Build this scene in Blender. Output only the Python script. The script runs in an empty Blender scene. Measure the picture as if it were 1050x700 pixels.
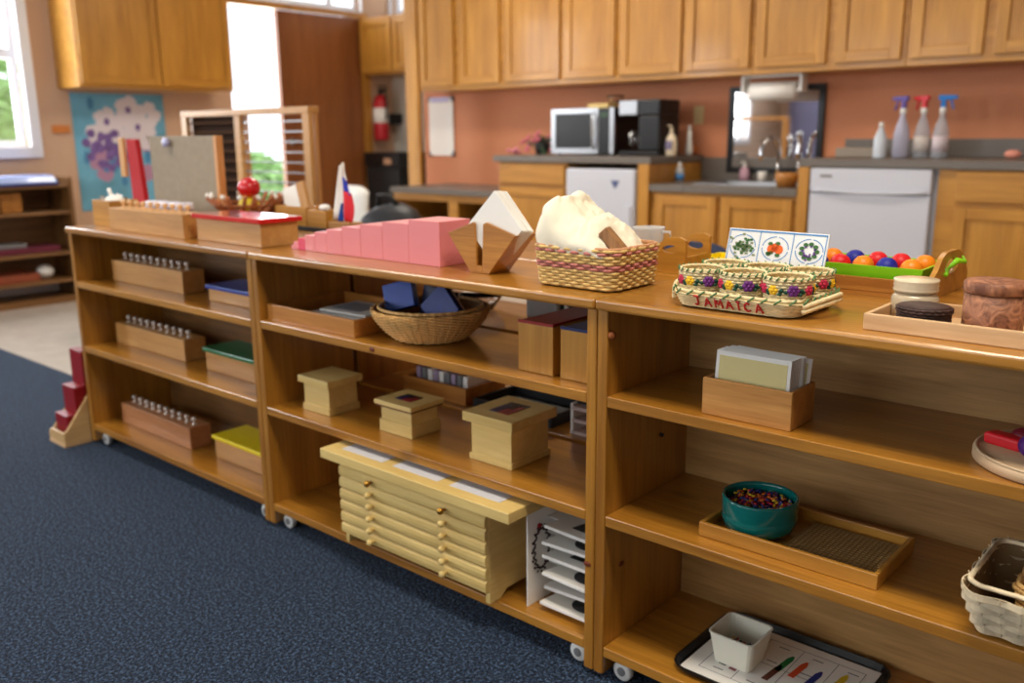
import bpy, math, random
from mathutils import Matrix, Vector, noise
random.seed(7)
SC = bpy.context.scene
COL = SC.collection
PI = math.pi

# ------------------------------------------------------------------ helpers
def lin(c):
    return tuple(((v/255.0)/12.92 if v/255.0 <= .04045 else (((v/255.0)+.055)/1.055)**2.4) for v in c)

def new_mat(name):
    m = bpy.data.materials.new(name); m.use_nodes = True
    nt = m.node_tree
    return m, nt, nt.nodes['Principled BSDF']

def coords(nt, scale, rand=True):
    tc = nt.nodes.new('ShaderNodeTexCoord')
    mp = nt.nodes.new('ShaderNodeMapping')
    mp.inputs['Scale'].default_value = scale
    nt.links.new(tc.outputs['Object'], mp.inputs['Vector'])
    if rand:
        oi = nt.nodes.new('ShaderNodeObjectInfo')
        mu = nt.nodes.new('ShaderNodeMath'); mu.operation = 'MULTIPLY'; mu.inputs[1].default_value = 37.0
        cb = nt.nodes.new('ShaderNodeCombineXYZ')
        nt.links.new(oi.outputs['Random'], mu.inputs[0])
        for i in range(3): nt.links.new(mu.outputs[0], cb.inputs[i])
        nt.links.new(cb.outputs[0], mp.inputs['Location'])
    return mp

def mat(name, rgb, rough=.5, metal=0, spec=.5, vary=0, bump=0, bscale=200, coat=0, trans=0, ior=1.45, alpha=1):
    m, nt, b = new_mat(name)
    c = lin(rgb)
    b.inputs['Base Color'].default_value = (*c, 1)
    b.inputs['Roughness'].default_value = rough
    b.inputs['Metallic'].default_value = metal
    b.inputs['Specular IOR Level'].default_value = spec
    b.inputs['Coat Weight'].default_value = coat
    b.inputs['Transmission Weight'].default_value = trans
    b.inputs['IOR'].default_value = ior
    b.inputs['Alpha'].default_value = alpha
    if vary or bump:
        mp = coords(nt, (1, 1, 1))
        n = nt.nodes.new('ShaderNodeTexNoise'); n.inputs['Scale'].default_value = bscale
        n.inputs['Detail'].default_value = 3
        nt.links.new(mp.outputs[0], n.inputs['Vector'])
        if vary:
            r = nt.nodes.new('ShaderNodeValToRGB')
            r.color_ramp.elements[0].position = .3; r.color_ramp.elements[1].position = .7
            r.color_ramp.elements[0].color = (*[v*(1-vary) for v in c], 1)
            r.color_ramp.elements[1].color = (*[min(1, v*(1+vary)) for v in c], 1)
            nt.links.new(n.outputs['Fac'], r.inputs['Fac'])
            nt.links.new(r.outputs['Color'], b.inputs['Base Color'])
        if bump:
            bp = nt.nodes.new('ShaderNodeBump'); bp.inputs['Strength'].default_value = bump
            bp.inputs['Distance'].default_value = .002
            nt.links.new(n.outputs['Fac'], bp.inputs['Height'])
            nt.links.new(bp.outputs['Normal'], b.inputs['Normal'])
    return m

def wood(name, light, dark, axis='X', scale=1.0, rough=.42, coat=.15, contrast=.5, knots=0.0):
    m, nt, b = new_mat(name)
    a = 'XYZ'.index(axis)
    s = [26*scale]*3; s[a] = 1.6*scale
    mp = coords(nt, tuple(s))
    n = nt.nodes.new('ShaderNodeTexNoise'); n.inputs['Scale'].default_value = 1; n.inputs['Detail'].default_value = 5
    n.inputs['Distortion'].default_value = .6
    nt.links.new(mp.outputs[0], n.inputs['Vector'])
    s2 = [170*scale]*3; s2[a] = 9*scale
    mp2 = coords(nt, tuple(s2))
    n2 = nt.nodes.new('ShaderNodeTexNoise'); n2.inputs['Scale'].default_value = 1; n2.inputs['Detail'].default_value = 2
    nt.links.new(mp2.outputs[0], n2.inputs['Vector'])
    ad = nt.nodes.new('ShaderNodeMath'); ad.operation = 'MULTIPLY_ADD'
    ad.inputs[1].default_value = .45
    nt.links.new(n2.outputs['Fac'], ad.inputs[0]); 
    mm = nt.nodes.new('ShaderNodeMath'); mm.operation = 'MULTIPLY'; mm.inputs[1].default_value = .75
    nt.links.new(n.outputs['Fac'], mm.inputs[0]); nt.links.new(mm.outputs[0], ad.inputs[2])
    r = nt.nodes.new('ShaderNodeValToRGB')
    L = lin(light); D = lin(dark)
    r.color_ramp.elements[0].position = .6-contrast*.32; r.color_ramp.elements[0].color = (*D, 1)
    r.color_ramp.elements[1].position = .6+contrast*.32; r.color_ramp.elements[1].color = (*L, 1)
    nt.links.new(ad.outputs[0], r.inputs['Fac'])
    out = r.outputs['Color']
    s4 = [7*scale]*3; s4[a] = 2.2*scale
    mp4 = coords(nt, tuple(s4))
    n4 = nt.nodes.new('ShaderNodeTexNoise'); n4.inputs['Scale'].default_value = 1; n4.inputs['Detail'].default_value = 3
    nt.links.new(mp4.outputs[0], n4.inputs['Vector'])
    r4 = nt.nodes.new('ShaderNodeValToRGB')
    r4.color_ramp.elements[0].position = .35; r4.color_ramp.elements[0].color = (.80, .76, .70, 1)
    r4.color_ramp.elements[1].position = .65; r4.color_ramp.elements[1].color = (1.08, 1.08, 1.06, 1)
    nt.links.new(n4.outputs['Fac'], r4.inputs['Fac'])
    m4 = nt.nodes.new('ShaderNodeMix'); m4.data_type = 'RGBA'; m4.blend_type = 'MULTIPLY'; m4.inputs['Factor'].default_value = min(1, contrast*1.1)
    nt.links.new(out, m4.inputs[6]); nt.links.new(r4.outputs['Color'], m4.inputs[7]); out = m4.outputs[2]
    if knots:
        s3 = [5]*3; s3[a] = 2.4
        mp3 = coords(nt, tuple(s3))
        vo = nt.nodes.new('ShaderNodeTexVoronoi'); vo.inputs['Scale'].default_value = 1.0
        nt.links.new(mp3.outputs[0], vo.inputs['Vector'])
        rr = nt.nodes.new('ShaderNodeValToRGB')
        rr.color_ramp.elements[0].position = .035; rr.color_ramp.elements[0].color = (.25, .2, .2, 1)
        rr.color_ramp.elements[1].position = .1; rr.color_ramp.elements[1].color = (1, 1, 1, 1)
        nt.links.new(vo.outputs['Distance'], rr.inputs['Fac'])
        mx = nt.nodes.new('ShaderNodeMix'); mx.data_type = 'RGBA'; mx.blend_type = 'MULTIPLY'
        mx.inputs['Factor'].default_value = knots
        nt.links.new(out, mx.inputs[6]); nt.links.new(rr.outputs['Color'], mx.inputs[7])
        out = mx.outputs[2]
    nt.links.new(out, b.inputs['Base Color'])
    b.inputs['Roughness'].default_value = rough
    b.inputs['Coat Weight'].default_value = coat; b.inputs['Coat Roughness'].default_value = .12
    bp = nt.nodes.new('ShaderNodeBump'); bp.inputs['Strength'].default_value = .12; bp.inputs['Distance'].default_value = .001
    nt.links.new(ad.outputs[0], bp.inputs['Height']); nt.links.new(bp.outputs['Normal'], b.inputs['Normal'])
    return m

class MB:
    def __init__(s): s.v = []; s.f = []; s.m = []; s.s = []; s.T = Matrix.Identity(4)
    def add(s, vs, fs, mi=0, smooth=False):
        o = len(s.v)
        s.v += [tuple(s.T @ Vector(p)) for p in vs]
        for f in fs: s.f.append(tuple(o+i for i in f)); s.m.append(mi); s.s.append(smooth)
        return s
    def box(s, x0, x1, y0, y1, z0, z1, mi=0):
        return s.add([(x0,y0,z0),(x1,y0,z0),(x1,y1,z0),(x0,y1,z0),(x0,y0,z1),(x1,y0,z1),(x1,y1,z1),(x0,y1,z1)],
                     [(0,3,2,1),(4,5,6,7),(0,1,5,4),(1,2,6,5),(2,3,7,6),(3,0,4,7)], mi)
    def taper(s, x0, x1, y0, y1, z0, z1, g, mi=0):   # top grown by g
        return s.add([(x0,y0,z0),(x1,y0,z0),(x1,y1,z0),(x0,y1,z0),(x0-g,y0-g,z1),(x1+g,y0-g,z1),(x1+g,y1+g,z1),(x0-g,y1+g,z1)],
                     [(0,3,2,1),(4,5,6,7),(0,1,5,4),(1,2,6,5),(2,3,7,6),(3,0,4,7)], mi)
    def prism(s, poly, axis, a, b, mi=0):            # poly 2D extruded along axis a..b
        n = len(poly)
        def P(p, t):
            if axis == 'x': return (t, p[0], p[1])
            if axis == 'y': return (p[0], t, p[1])
            return (p[0], p[1], t)
        vs = [P(p, a) for p in poly]+[P(p, b) for p in poly]
        fs = [tuple(range(n))[::-1], tuple(range(n, 2*n))]+[(i, (i+1) % n, n+(i+1) % n, n+i) for i in range(n)]
        return s.add(vs, fs, mi)
    def lathe(s, prof, c=(0, 0, 0), seg=32, mi=0, smooth=True, axis='z', sx=1, sy=1):
        vs = []; fs = []
        n = len(prof)
        for r, z in prof:
            for k in range(seg):
                a = 2*PI*k/seg
                x, y = r*math.cos(a)*sx, r*math.sin(a)*sy
                if axis == 'z': p = (c[0]+x, c[1]+y, c[2]+z)
                elif axis == 'y': p = (c[0]+x, c[1]+z, c[2]+y)
                else: p = (c[0]+z, c[1]+x, c[2]+y)
                vs.append(p)
        for i in range(n-1):
            for k in range(seg):
                k2 = (k+1) % seg
                fs.append((i*seg+k, i*seg+k2, (i+1)*seg+k2, (i+1)*seg+k))
        if prof[0][0] > 1e-6: fs.append(tuple(range(seg))[::-1])
        if prof[-1][0] > 1e-6: fs.append(tuple((n-1)*seg+k for k in range(seg)))
        return s.add(vs, fs, mi, smooth)
    def cyl(s, c, r, h, axis='z', seg=24, mi=0, b=0):
        b = b or min(r, h)*.08
        return s.lathe([(r-b, 0), (r, b), (r, h-b), (r-b, h)], c, seg, mi, True, axis)
    def ball(s, c, r, mi=0, sx=1, sy=1, sz=1, seg=16, rings=10):
        prof = [(r*math.sin(PI*i/rings), -r*sz*math.cos(PI*i/rings)) for i in range(rings+1)]
        prof[0] = (1e-5, prof[0][1]); prof[-1] = (1e-5, prof[-1][1])
        return s.lathe(prof, c, seg, mi, True, 'z', sx, sy)
    def tube(s, pts, r, seg=8, mi=0, closed=False, flat=None, smooth=True):
        pts = [Vector(p) for p in pts]; n = len(pts); vs = []; fs = []
        up0 = Vector((0, 0, 1))
        for i, p in enumerate(pts):
            if closed: t = pts[(i+1) % n]-pts[i-1]
            else: t = pts[min(i+1, n-1)]-pts[max(i-1, 0)]
            if t.length < 1e-9: t = Vector((1, 0, 0))
            t.normalize()
            u = up0 if abs(t.z) < .9 else Vector((0, 1, 0))
            a = t.cross(u).normalized(); b = a.cross(t).normalized()
            ra, rb = (r, r) if flat is None else flat
            if isinstance(r, (list, tuple)): ra = rb = r[i]
            for k in range(seg):
                q = 2*PI*(k+.5)/seg
                vs.append(p+a*ra*math.cos(q)+b*rb*math.sin(q))
        for i in range(n if closed else n-1):
            j = (i+1) % n
            for k in range(seg):
                k2 = (k+1) % seg
                fs.append((i*seg+k, i*seg+k2, j*seg+k2, j*seg+k))
        if not closed:
            fs.append(tuple(range(seg))[::-1]); fs.append(tuple((n-1)*seg+k for k in range(seg)))
        return s.add([tuple(v) for v in vs], fs, mi, smooth)
    def build(s, name, mats, parent=None, loc=None, rz=0, bev=0, bseg=2, kind=None, label=None, sub=0):
        me = bpy.data.meshes.new(name); me.from_pydata(s.v, [], s.f)
        mats = mats if isinstance(mats, (list, tuple)) else [mats]
        for m in mats: me.materials.append(m)
        me.polygons.foreach_set('material_index', s.m); me.polygons.foreach_set('use_smooth', s.s)
        me.update()
        o = bpy.data.objects.new(name, me); COL.objects.link(o)
        if parent: o.parent = parent
        if loc: o.location = loc
        if rz: o.rotation_euler = (0, 0, rz)
        if bev:
            md = o.modifiers.new('bevel', 'BEVEL'); md.width = bev; md.segments = bseg; md.limit_method = 'ANGLE'; md.angle_limit = math.radians(40)
            md.harden_normals = False
        if sub:
            md = o.modifiers.new('sub', 'SUBSURF'); md.levels = sub; md.render_levels = sub
        if kind: o['kind'] = kind
        if label: o['label'] = label
        return o

def rotm(ax, a): return Matrix.Rotation(a, 4, ax)
def tr(x, y, z): return Matrix.Translation((x, y, z))

def thing(name, label, cat, loc=(0, 0, 0), rz=0, group=None):
    o = bpy.data.objects.new(name, None); COL.objects.link(o)
    o.location = loc; o.rotation_euler = (0, 0, rz); o['label'] = label; o['category'] = cat
    o.empty_display_size = .02
    if group: o['group'] = group
    return o
def tag(o, label, cat, group=None, kind=None):
    o['label'] = label; o['category'] = cat
    if group: o['group'] = group
    if kind: o['kind'] = kind
    return o
def dup(root, loc, rz=0, label=None, group=None, scale=None):
    r = root.copy(); COL.objects.link(r); r.location = loc; r.rotation_euler = (0, 0, rz)
    if label: r['label'] = label
    if group: r['group'] = group
    if scale: r.scale = scale
    for ch in list(root.children):
        c = ch.copy(); COL.objects.link(c); c.parent = r
        for g in list(ch.children):
            d = g.copy(); COL.objects.link(d); d.parent = c
    return r
def struct(name, mb, m, bev=0):
    return mb.build(name, m, kind='structure', bev=bev)

# ------------------------------------------------------------------ materials
PINE_L, PINE_D = (206, 148, 72), (168, 108, 44)
M = {}
for ax in 'XYZ':
    M['shelf'+ax] = wood('shelf pine '+ax, (190, 133, 48), (146, 93, 24), ax, .8, .34, .6, .6, .55)
    M['oak'+ax] = wood('honey oak '+ax, (204, 148, 60), (172, 116, 36), ax, .7, .4, .2, .6)
    M['beech'+ax] = wood('beech '+ax, (212, 162, 98), (186, 132, 68), ax, 1.2, .45, .1, .7)
    M['cream'+ax] = wood('cream wood '+ax, (234, 208, 138), (216, 184, 108), ax, 1.0, .5, .1, .7)
    M['tray'+ax] = wood('tray wood '+ax, (198, 136, 62), (164, 102, 38), ax, 1.1, .4, .15, .6)
    M['darkshelf'+ax] = wood('brown shelf wood '+ax, (140, 98, 52), (100, 66, 32), ax, .8, .45, .1, .6)
M['ply'] = wood('worn plywood', (206, 162, 100), (148, 108, 58), 'X', 1.3, .55, .0, .9)
M['door'] = wood('brown door wood', (152, 94, 48), (128, 74, 34), 'Z', .5, .45, .1, .6)
M['pale'] = wood('pale bamboo', (226, 190, 146), (206, 166, 120), 'X', 1.4, .5, .05, .7)
M['bamboo'] = wood('bamboo ply', (202, 148, 80), (168, 112, 50), 'X', 1.5, .45, .1, .8)
M['white'] = mat('white plastic', (232, 232, 228), .35)
M['appliance'] = mat('white enamel', (206, 210, 222), .3, coat=.2)
M['paper'] = mat('paper', (246, 244, 238), .8)
M['black'] = mat('black plastic', (18, 18, 20), .35)
M['blackm'] = mat('matt black', (22, 22, 24), .6)
M['grey'] = mat('grey plastic', (128, 128, 130), .5)
M['chrome'] = mat('chrome', (220, 222, 225), .12, 1)
M['steel'] = mat('brushed steel', (170, 172, 175), .32, 1)
M['brass'] = mat('brass', (190, 140, 60), .3, 1)
M['red'] = mat('red lacquer', (206, 18, 30), .2, coat=1)
M['dred'] = mat('dark red paint', (134, 8, 22), .4)
M['blue'] = mat('blue lacquer', (14, 62, 160), .35, coat=.2)
M['navy'] = mat('navy card', (8, 38, 116), .5, vary=.15, bscale=60)
M['green'] = mat('green lacquer', (8, 110, 62), .35, coat=.2)
M['yellow'] = mat('yellow lacquer', (250, 224, 16), .35, coat=.2)
M['pink'] = mat('pink enamel', (232, 138, 142), .4, coat=.1)
M['pink2'] = mat('saturated pink', (222, 74, 104), .4)  # redder, more saturated pink, used on a single cube of the row
M['orange'] = mat('orange plastic', (250, 140, 20), .4)
M['purple'] = mat('purple', (82, 34, 120), .5)
M['lime'] = mat('lime green plastic', (142, 226, 30), .35, coat=.2)
M['teal'] = mat('teal glaze', (6, 108, 104), .15, coat=.6)
M['cloth'] = mat('cream cotton', (250, 242, 218), .95, bump=.4, bscale=900)
M['straw'] = mat('straw', (224, 190, 120), .7, vary=.18, bscale=60, bump=.3)
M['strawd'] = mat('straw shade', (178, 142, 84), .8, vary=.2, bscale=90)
M['strawp'] = mat('pink dyed straw', (196, 122, 112), .7, vary=.15, bscale=60)
M['palm'] = mat('pale palm straw', (232, 214, 166), .75, vary=.15, bscale=90, bump=.3)
M['palmg'] = mat('green palm straw', (92, 132, 84), .7)
M['wicker'] = mat('honey wicker', (236, 188, 116), .5, vary=.15, bscale=50)
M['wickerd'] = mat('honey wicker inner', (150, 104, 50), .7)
M['chip'] = mat('pale chip weave', (222, 204, 170), .7, vary=.32, bscale=26)
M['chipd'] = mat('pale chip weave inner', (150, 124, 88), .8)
M['twig'] = mat('brown twig', (164, 92, 44), .5, vary=.25, bscale=40)
M['cork'] = mat('cork mat', (184, 152, 98), .9, vary=.12, bscale=500, bump=.5)
M['glass'] = mat('clear glass', (255, 255, 255), .03, trans=1, ior=1.45)
M['plglass'] = mat('clear plastic', (235, 240, 242), .08, alpha=.42)
M['mirror'] = mat('mirror glass', (235, 235, 235), .03, 1)
M['counter'] = mat('speckled laminate', (112, 105, 98), .35, vary=.18, bscale=300)
M['wallk'] = mat('terracotta wall paint', (206, 136, 98), .75, vary=.03, bscale=3)
M['walll'] = mat('beige wall paint', (206, 172, 144), .8, vary=.02, bscale=3)
M['ceil'] = mat('ceiling paint', (232, 228, 220), .9)
M['vinyl'] = mat('vinyl floor', (200, 190, 178), .2, vary=.06, bscale=12)
M['frame'] = mat('white window paint', (228, 230, 236), .4)

def carpet():
    m, nt, b = new_mat('blue loop carpet')
    mp = coords(nt, (1, 1, 1), False)
    n = nt.nodes.new('ShaderNodeTexNoise'); n.inputs['Scale'].default_value = 150; n.inputs['Detail'].default_value = 3; n.inputs['Roughness'].default_value = .7
    v = nt.nodes.new('ShaderNodeTexVoronoi'); v.inputs['Scale'].default_value = 190
    n3 = nt.nodes.new('ShaderNodeTexNoise'); n3.inputs['Scale'].default_value = 3; n3.inputs['Detail'].default_value = 3
    for q in (n, v, n3): nt.links.new(mp.outputs[0], q.inputs['Vector'])
    r = nt.nodes.new('ShaderNodeValToRGB')
    e = r.color_ramp.elements
    e[0].position = .40; e[0].color = (*lin((10, 18, 32)), 1)
    e[1].position = .64; e[1].color = (*lin((84, 108, 140)), 1)
    x = e.new(.52); x.color = (*lin((24, 42, 66)), 1)
    nt.links.new(n.outputs['Fac'], r.inputs['Fac'])
    nt.links.new(r.outputs['Color'], b.inputs['Base Color'])
    b.inputs['Roughness'].default_value = .95; b.inputs['Specular IOR Level'].default_value = .15
    b.inputs['Sheen Weight'].default_value = .08
    bp = nt.nodes.new('ShaderNodeBump'); bp.inputs['Strength'].default_value = .9; bp.inputs['Distance'].default_value = .004
    nt.links.new(v.outputs['Distance'], bp.inputs['Height']); nt.links.new(bp.outputs['Normal'], b.inputs['Normal'])
    return m
M['carpet'] = carpet()

def carved(name, a, b_, scale):
    m, nt, b = new_mat(name)
    mp = coords(nt, (1, 1, 1))
    v = nt.nodes.new('ShaderNodeTexVoronoi'); v.feature = 'DISTANCE_TO_EDGE'; v.inputs['Scale'].default_value = scale
    n = nt.nodes.new('ShaderNodeTexNoise'); n.inputs['Scale'].default_value = scale*.8; n.inputs['Distortion'].default_value = 2
    nt.links.new(mp.outputs[0], n.inputs['Vector'])
    nt.links.new(n.outputs['Color'], v.inputs['Vector']) if False else nt.links.new(mp.outputs[0], v.inputs['Vector'])
    r = nt.nodes.new('ShaderNodeValToRGB')
    r.color_ramp.elements[0].position = .35; r.color_ramp.elements[0].color = (*lin(b_), 1)
    r.color_ramp.elements[1].position = .65; r.color_ramp.elements[1].color = (*lin(a), 1)
    nt.links.new(n.outputs['Fac'], r.inputs['Fac']); nt.links.new(r.outputs['Color'], b.inputs['Base Color'])
    bp = nt.nodes.new('ShaderNodeBump'); bp.inputs['Strength'].default_value = .8; bp.inputs['Distance'].default_value = .003
    nt.links.new(n.outputs['Fac'], bp.inputs['Height']); nt.links.new(bp.outputs['Normal'], b.inputs['Normal'])
    b.inputs['Roughness'].default_value = .6
    return m
M['carved'] = carved('carved brown wood', (176, 118, 84), (112, 66, 44), 55)

# weaving -----------------------------------------------------------
def rrect(hx, hy, r, u):
    """point and outward normal on a rounded rectangle at fraction u of its length"""
    sx, sy = 2*(hx-r), 2*(hy-r); q = PI*r/2; tot = 2*sx+2*sy+4*q
    d = (u % 1)*tot
    segs = [('l', (-hx+r, -hy), (1, 0), sx, (0, -1)), ('c', (hx-r, -hy+r), -PI/2, q), ('l', (hx, -hy+r), (0, 1), sy, (1, 0)), ('c', (hx-r, hy-r), 0, q),
            ('l', (hx-r, hy), (-1, 0), sx, (0, 1)), ('c', (-hx+r, hy-r), PI/2, q), ('l', (-hx, hy-r), (0, -1), sy, (-1, 0)), ('c', (-hx+r, -hy+r), PI, q)]
    for s in segs:
        if d <= s[3]+1e-9:
            if s[0] == 'l': return (s[1][0]+s[2][0]*d, s[1][1]+s[2][1]*d), s[4]
            a = s[2]+d/r
            return (s[1][0]+r*math.cos(a), s[1][1]+r*math.sin(a)), (math.cos(a), math.sin(a))
        d -= s[3]
    return (-hx+r, -hy), (0, -1)

def weave(mb, path, z0, z1, rows, nst, amp, thick, mi=0, per=4, only=None, seg=6, hfac=.5, stake=None):
    """path(u, t) -> ((x,y),(nx,ny)); weaver rings over stakes"""
    h = (z1-z0)/rows
    n = nst*per
    for r in range(rows):
        if only and not only(r): continue
        t = (r+.5)/rows; z = z0+h*(r+.5)
        pts = []
        for k in range(n):
            u = k/n
            (x, y), (a, b) = path(u, t)
            o = amp*math.cos(PI*nst*u + PI*r)
            pts.append((x+a*o, y+b*o, z))
        mb.tube(pts, 1, seg, mi, True, flat=(thick, h*hfac), smooth=seg != 4)
    if stake:
        for k in range(nst):
            u = k/nst
            pts = []
            for i in range(7):
                t = i/6
                (x, y), nn = path(u, t); pts.append((x, y, z0+(z1-z0)*t))
            mb.tube(pts, 1, 4, mi if stake is True else stake, False, flat=(thick*.9, thick*.6))

def shell(mb, path, z0, z1, inset, mi=0, n=48, floor=True):
    """thin wall just inside the weave, with a floor"""
    vs = []; L = 6
    for i in range(L+1):
        t = i/L
        for k in range(n):
            (x, y), (a, b) = path(k/n, t); vs.append((x-a*inset, y-b*inset, z0+(z1-z0)*t))
    fs = [(i*n+k, i*n+(k+1) % n, (i+1)*n+(k+1) % n, (i+1)*n+k) for i in range(L) for k in range(n)]
    if floor: fs.append(tuple(range(n)))
    mb.add(vs, fs, mi, True)

# ------------------------------------------------------------------ room shell
struct('floor', MB().box(-7.2, 3.0, .36, 4.6, -.06, 0), M['vinyl'])
struct('floor', MB().box(-6.3, 3.0, -4.6, .36, -.06, 0), M['carpet'])
struct('ceiling', MB().box(-6.6, 3.1, -4.7, 4.5, 2.7, 2.8), M['ceil'])
struct('wall_back', MB().box(-5.43, 3.1, 3.9, 4.0, 0, 2.7), M['wallk'])
struct('wall_right', MB().box(3.0, 3.1, -4.7, 4.0, 0, 2.7), M['walll'])
w = MB()
LX0, LX1 = -6.42, -6.3
w.box(LX0, LX1, -4.7, -3.5, 0, 2.7); w.box(LX0, LX1, -3.5, -2.3, 0, .95); w.box(LX0, LX1, -3.5, -2.3, 2.25, 2.7)
w.box(LX0, LX1, -2.3, -.15, 0, 2.7); w.box(LX0, LX1, -.15, 1.22, 0, .97); w.box(LX0, LX1, -.15, 1.22, 2.25, 2.7)
w.box(LX0, LX1, 1.22, 2.70, 0, 2.7); w.box(LX0, LX1, 2.70, 4.02, 2.62, 2.7); w.box(LX0, LX1, 4.02, 4.45, 0, 2.7)
struct('wall_left', w, M['walll'])
w = MB()
for a, b in ((-6.42, -5.2), (-3.4, -2.9), (-1.1, -.6), (1.2, 3.1)): w.box(a, b, -4.7, -4.6, 0, 2.7)
for a, b in ((-5.2, -3.4), (-2.9, -1.1), (-.6, 1.2)): w.box(a, b, -4.7, -4.6, 0, .8); w.box(a, b, -4.7, -4.6, 2.35, 2.7)
struct('wall_front', w, M['walll'])
struct('wall_nook', MB().box(-6.42, -5.33, 4.35, 4.45, 0, 2.03).box(-5.43, -5.33, 4.0, 4.45, 0, 2.7).box(-6.42, -5.33, 4.35, 4.45, 2.62, 2.7), mat('nook wall paint', (216, 208, 190), .8))

def window(name, axis, a0, a1, z0, z1, pos, casing=.07, mid=True, stiles=(), proud=.03, sill=True):
    """window in a wall; axis 'x' = wall at x=pos (inside towards +x), 'y' = wall at y=pos (inside towards +y), 'Y' inside towards -y"""
    root = bpy.data.objects.new(name, None); COL.objects.link(root); root['kind'] = 'structure'
    sg = -1 if axis == 'Y' else 1
    def B(mb, p0, p1, q0, q1, r0, r1):
        lo, hi = sorted((pos+sg*p0, pos+sg*p1))
        if axis == 'x': mb.box(lo, hi, q0, q1, r0, r1)
        else: mb.box(q0, q1, lo, hi, r0, r1)
    c = MB()
    B(c, 0, proud, a0-casing, a0, z0-casing, z1+casing); B(c, 0, proud, a1, a1+casing, z0-casing, z1+casing)
    B(c, 0, proud, a0, a1, z1, z1+casing); B(c, 0, proud+(.02 if sill else 0), a0, a1, z0-casing, z0)
    c.build('window_frame', M['frame'], root, kind='structure', bev=.004)
    s = MB(); f = .04
    B(s, -.08, -.04, a0, a0+f, z0, z1); B(s, -.08, -.04, a1-f, a1, z0, z1); B(s, -.08, -.04, a0+f, a1-f, z0, z0+f); B(s, -.08, -.04, a0+f, a1-f, z1-f, z1)
    if mid: zm = z0+.58; B(s, -.08, -.04, a0+f, a1-f, zm-.03, zm+.03)
    for q in stiles: B(s, -.08, -.04, q-.03, q+.03, z0+f, z1-f)
    s.build('sash', M['frame'], root, kind='structure')
    g = MB(); B(g, -.062, -.058, a0+f*.5, a1-f*.5, z0+f*.5, z1-f*.5)
    g.build('pane', M['winglass'], root, kind='structure')
    return root
# thin architectural glass: lets light straight through, with faint reflections
m, nt, b = new_mat('window pane glass')
tb = nt.nodes.new('ShaderNodeBsdfTransparent'); gl = nt.nodes.new('ShaderNodeBsdfGlossy'); gl.inputs['Roughness'].default_value = .02
mx = nt.nodes.new('ShaderNodeMixShader'); mx.inputs[0].default_value = .06
nt.links.new(tb.outputs[0], mx.inputs[1]); nt.links.new(gl.outputs[0], mx.inputs[2]); nt.links.new(mx.outputs[0], nt.nodes['Material Output'].inputs['Surface'])
M['winglass'] = m
window('window_1', 'x', -.15, 1.18, .99, 2.25, -6.3, stiles=(.5,))
window('window_2', 'x', -3.5, -2.3, .95, 2.25, -6.3)
window('window_3', 'y', -5.2, -3.4, .8, 2.35, -4.6, stiles=(-4.3,))
window('window_4', 'y', -2.9, -1.1, .8, 2.35, -4.6, stiles=(-2.0,))
window('window_5', 'y', -.6, 1.2, .8, 2.35, -4.6, stiles=(.3,))
window('window_6', 'x', 2.72, 4.0, 2.07, 2.61, -6.3, casing=.008, mid=False, stiles=(3.71,), sill=False)
window('window_7', 'Y', -6.27, -5.46, 2.07, 2.60, 4.35, casing=.025, mid=False, sill=False)

# door leaf with handle
d = bpy.data.objects.new('door_1', None); COL.objects.link(d); d['kind'] = 'structure'
MB().box(-6.335, -6.29, 3.15, 3.985, .01, 2.015).build('door_leaf', M['door'], d, kind='structure', bev=.003)
h = MB(); h.cyl((-6.29, 3.22, 1.0), .028, .012, 'x'); h.tube([(-6.28, 3.22, 1.0), (-6.235, 3.22, 1.0), (-6.235, 3.32, 1.0)], .009)
h.build('door_handle', M['steel'], d, kind='structure')
struct('trim_1', MB().box(-6.40, -6.26, 3.99, 4.06, 0, 2.06), M['oakZ'], .004)
struct('trim_2', MB().box(-6.42, -6.27, 2.70, 4.06, 2.02, 2.06), M['oakX'], .003)
struct('trim_3', MB().box(-5.30, -5.165, 3.585, 3.62, 0, 2.25), M['oakZ'], .004)
struct('baseboard_left', MB().box(-6.3, -6.285, -4.6, 2.68, 0, .09), M['frame'])

# outdoors
struct('ground', MB().box(-30, -6.45, -20, 25, -.3, -.2), mat('pale concrete yard', (186, 188, 196), .9, vary=.1, bscale=1.5))
struct('ground', MB().box(-6.45, 20, -25, -4.75, -.3, -.2), mat('lawn', (120, 140, 96), .9, vary=.2, bscale=4))
leafm = mat('shrub leaves', (164, 200, 128), .7, vary=.35, bscale=9)
def shrub(loc, r, h, label):
    mb = MB()
    rnd = random.Random(int(loc[1]*100)+5)
    for i in range(300):
        a = rnd.random()*2*PI; q = math.acos(rnd.uniform(-.6, 1)); R = r*(.72+.28*rnd.random())
        p = Vector((R*math.sin(q)*math.cos(a), R*math.sin(q)*math.sin(a), h*.55+h*.45*math.cos(q)))
        mb.T = tr(*p) @ rotm('Z', rnd.random()*6) @ rotm('X', rnd.uniform(-1, 1))
        s = .16*rnd.uniform(.7, 1.3)
        mb.add([(-s, 0, -s*.5), (0, -s*.3, 0), (s, 0, s*.4), (0, s*.5, .02)], [(0, 1, 2, 3)])
    mb.T = Matrix.Identity(4)
    mb.ball((0, 0, h*.52), r*.8, 0, 1, 1, h*.5/r, 14, 9)
    root = thing('shrub', label, 'shrub', loc)
    mb.build('foliage', leafm, root)
    MB().tube([(0, 0, 0), (.03, 0, h*.3), (0, .04, h*.6)], .05).build('stem', M['twig'], root)
shrub((-9.6, 2.15, -.2), .75, 2.0, 'green shrub outside the window above the low brown bookcase')
shrub((-11.5, 6.1, -.2), .7, 1.0, 'green shrub out in the yard seen through the open doorway')

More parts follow.
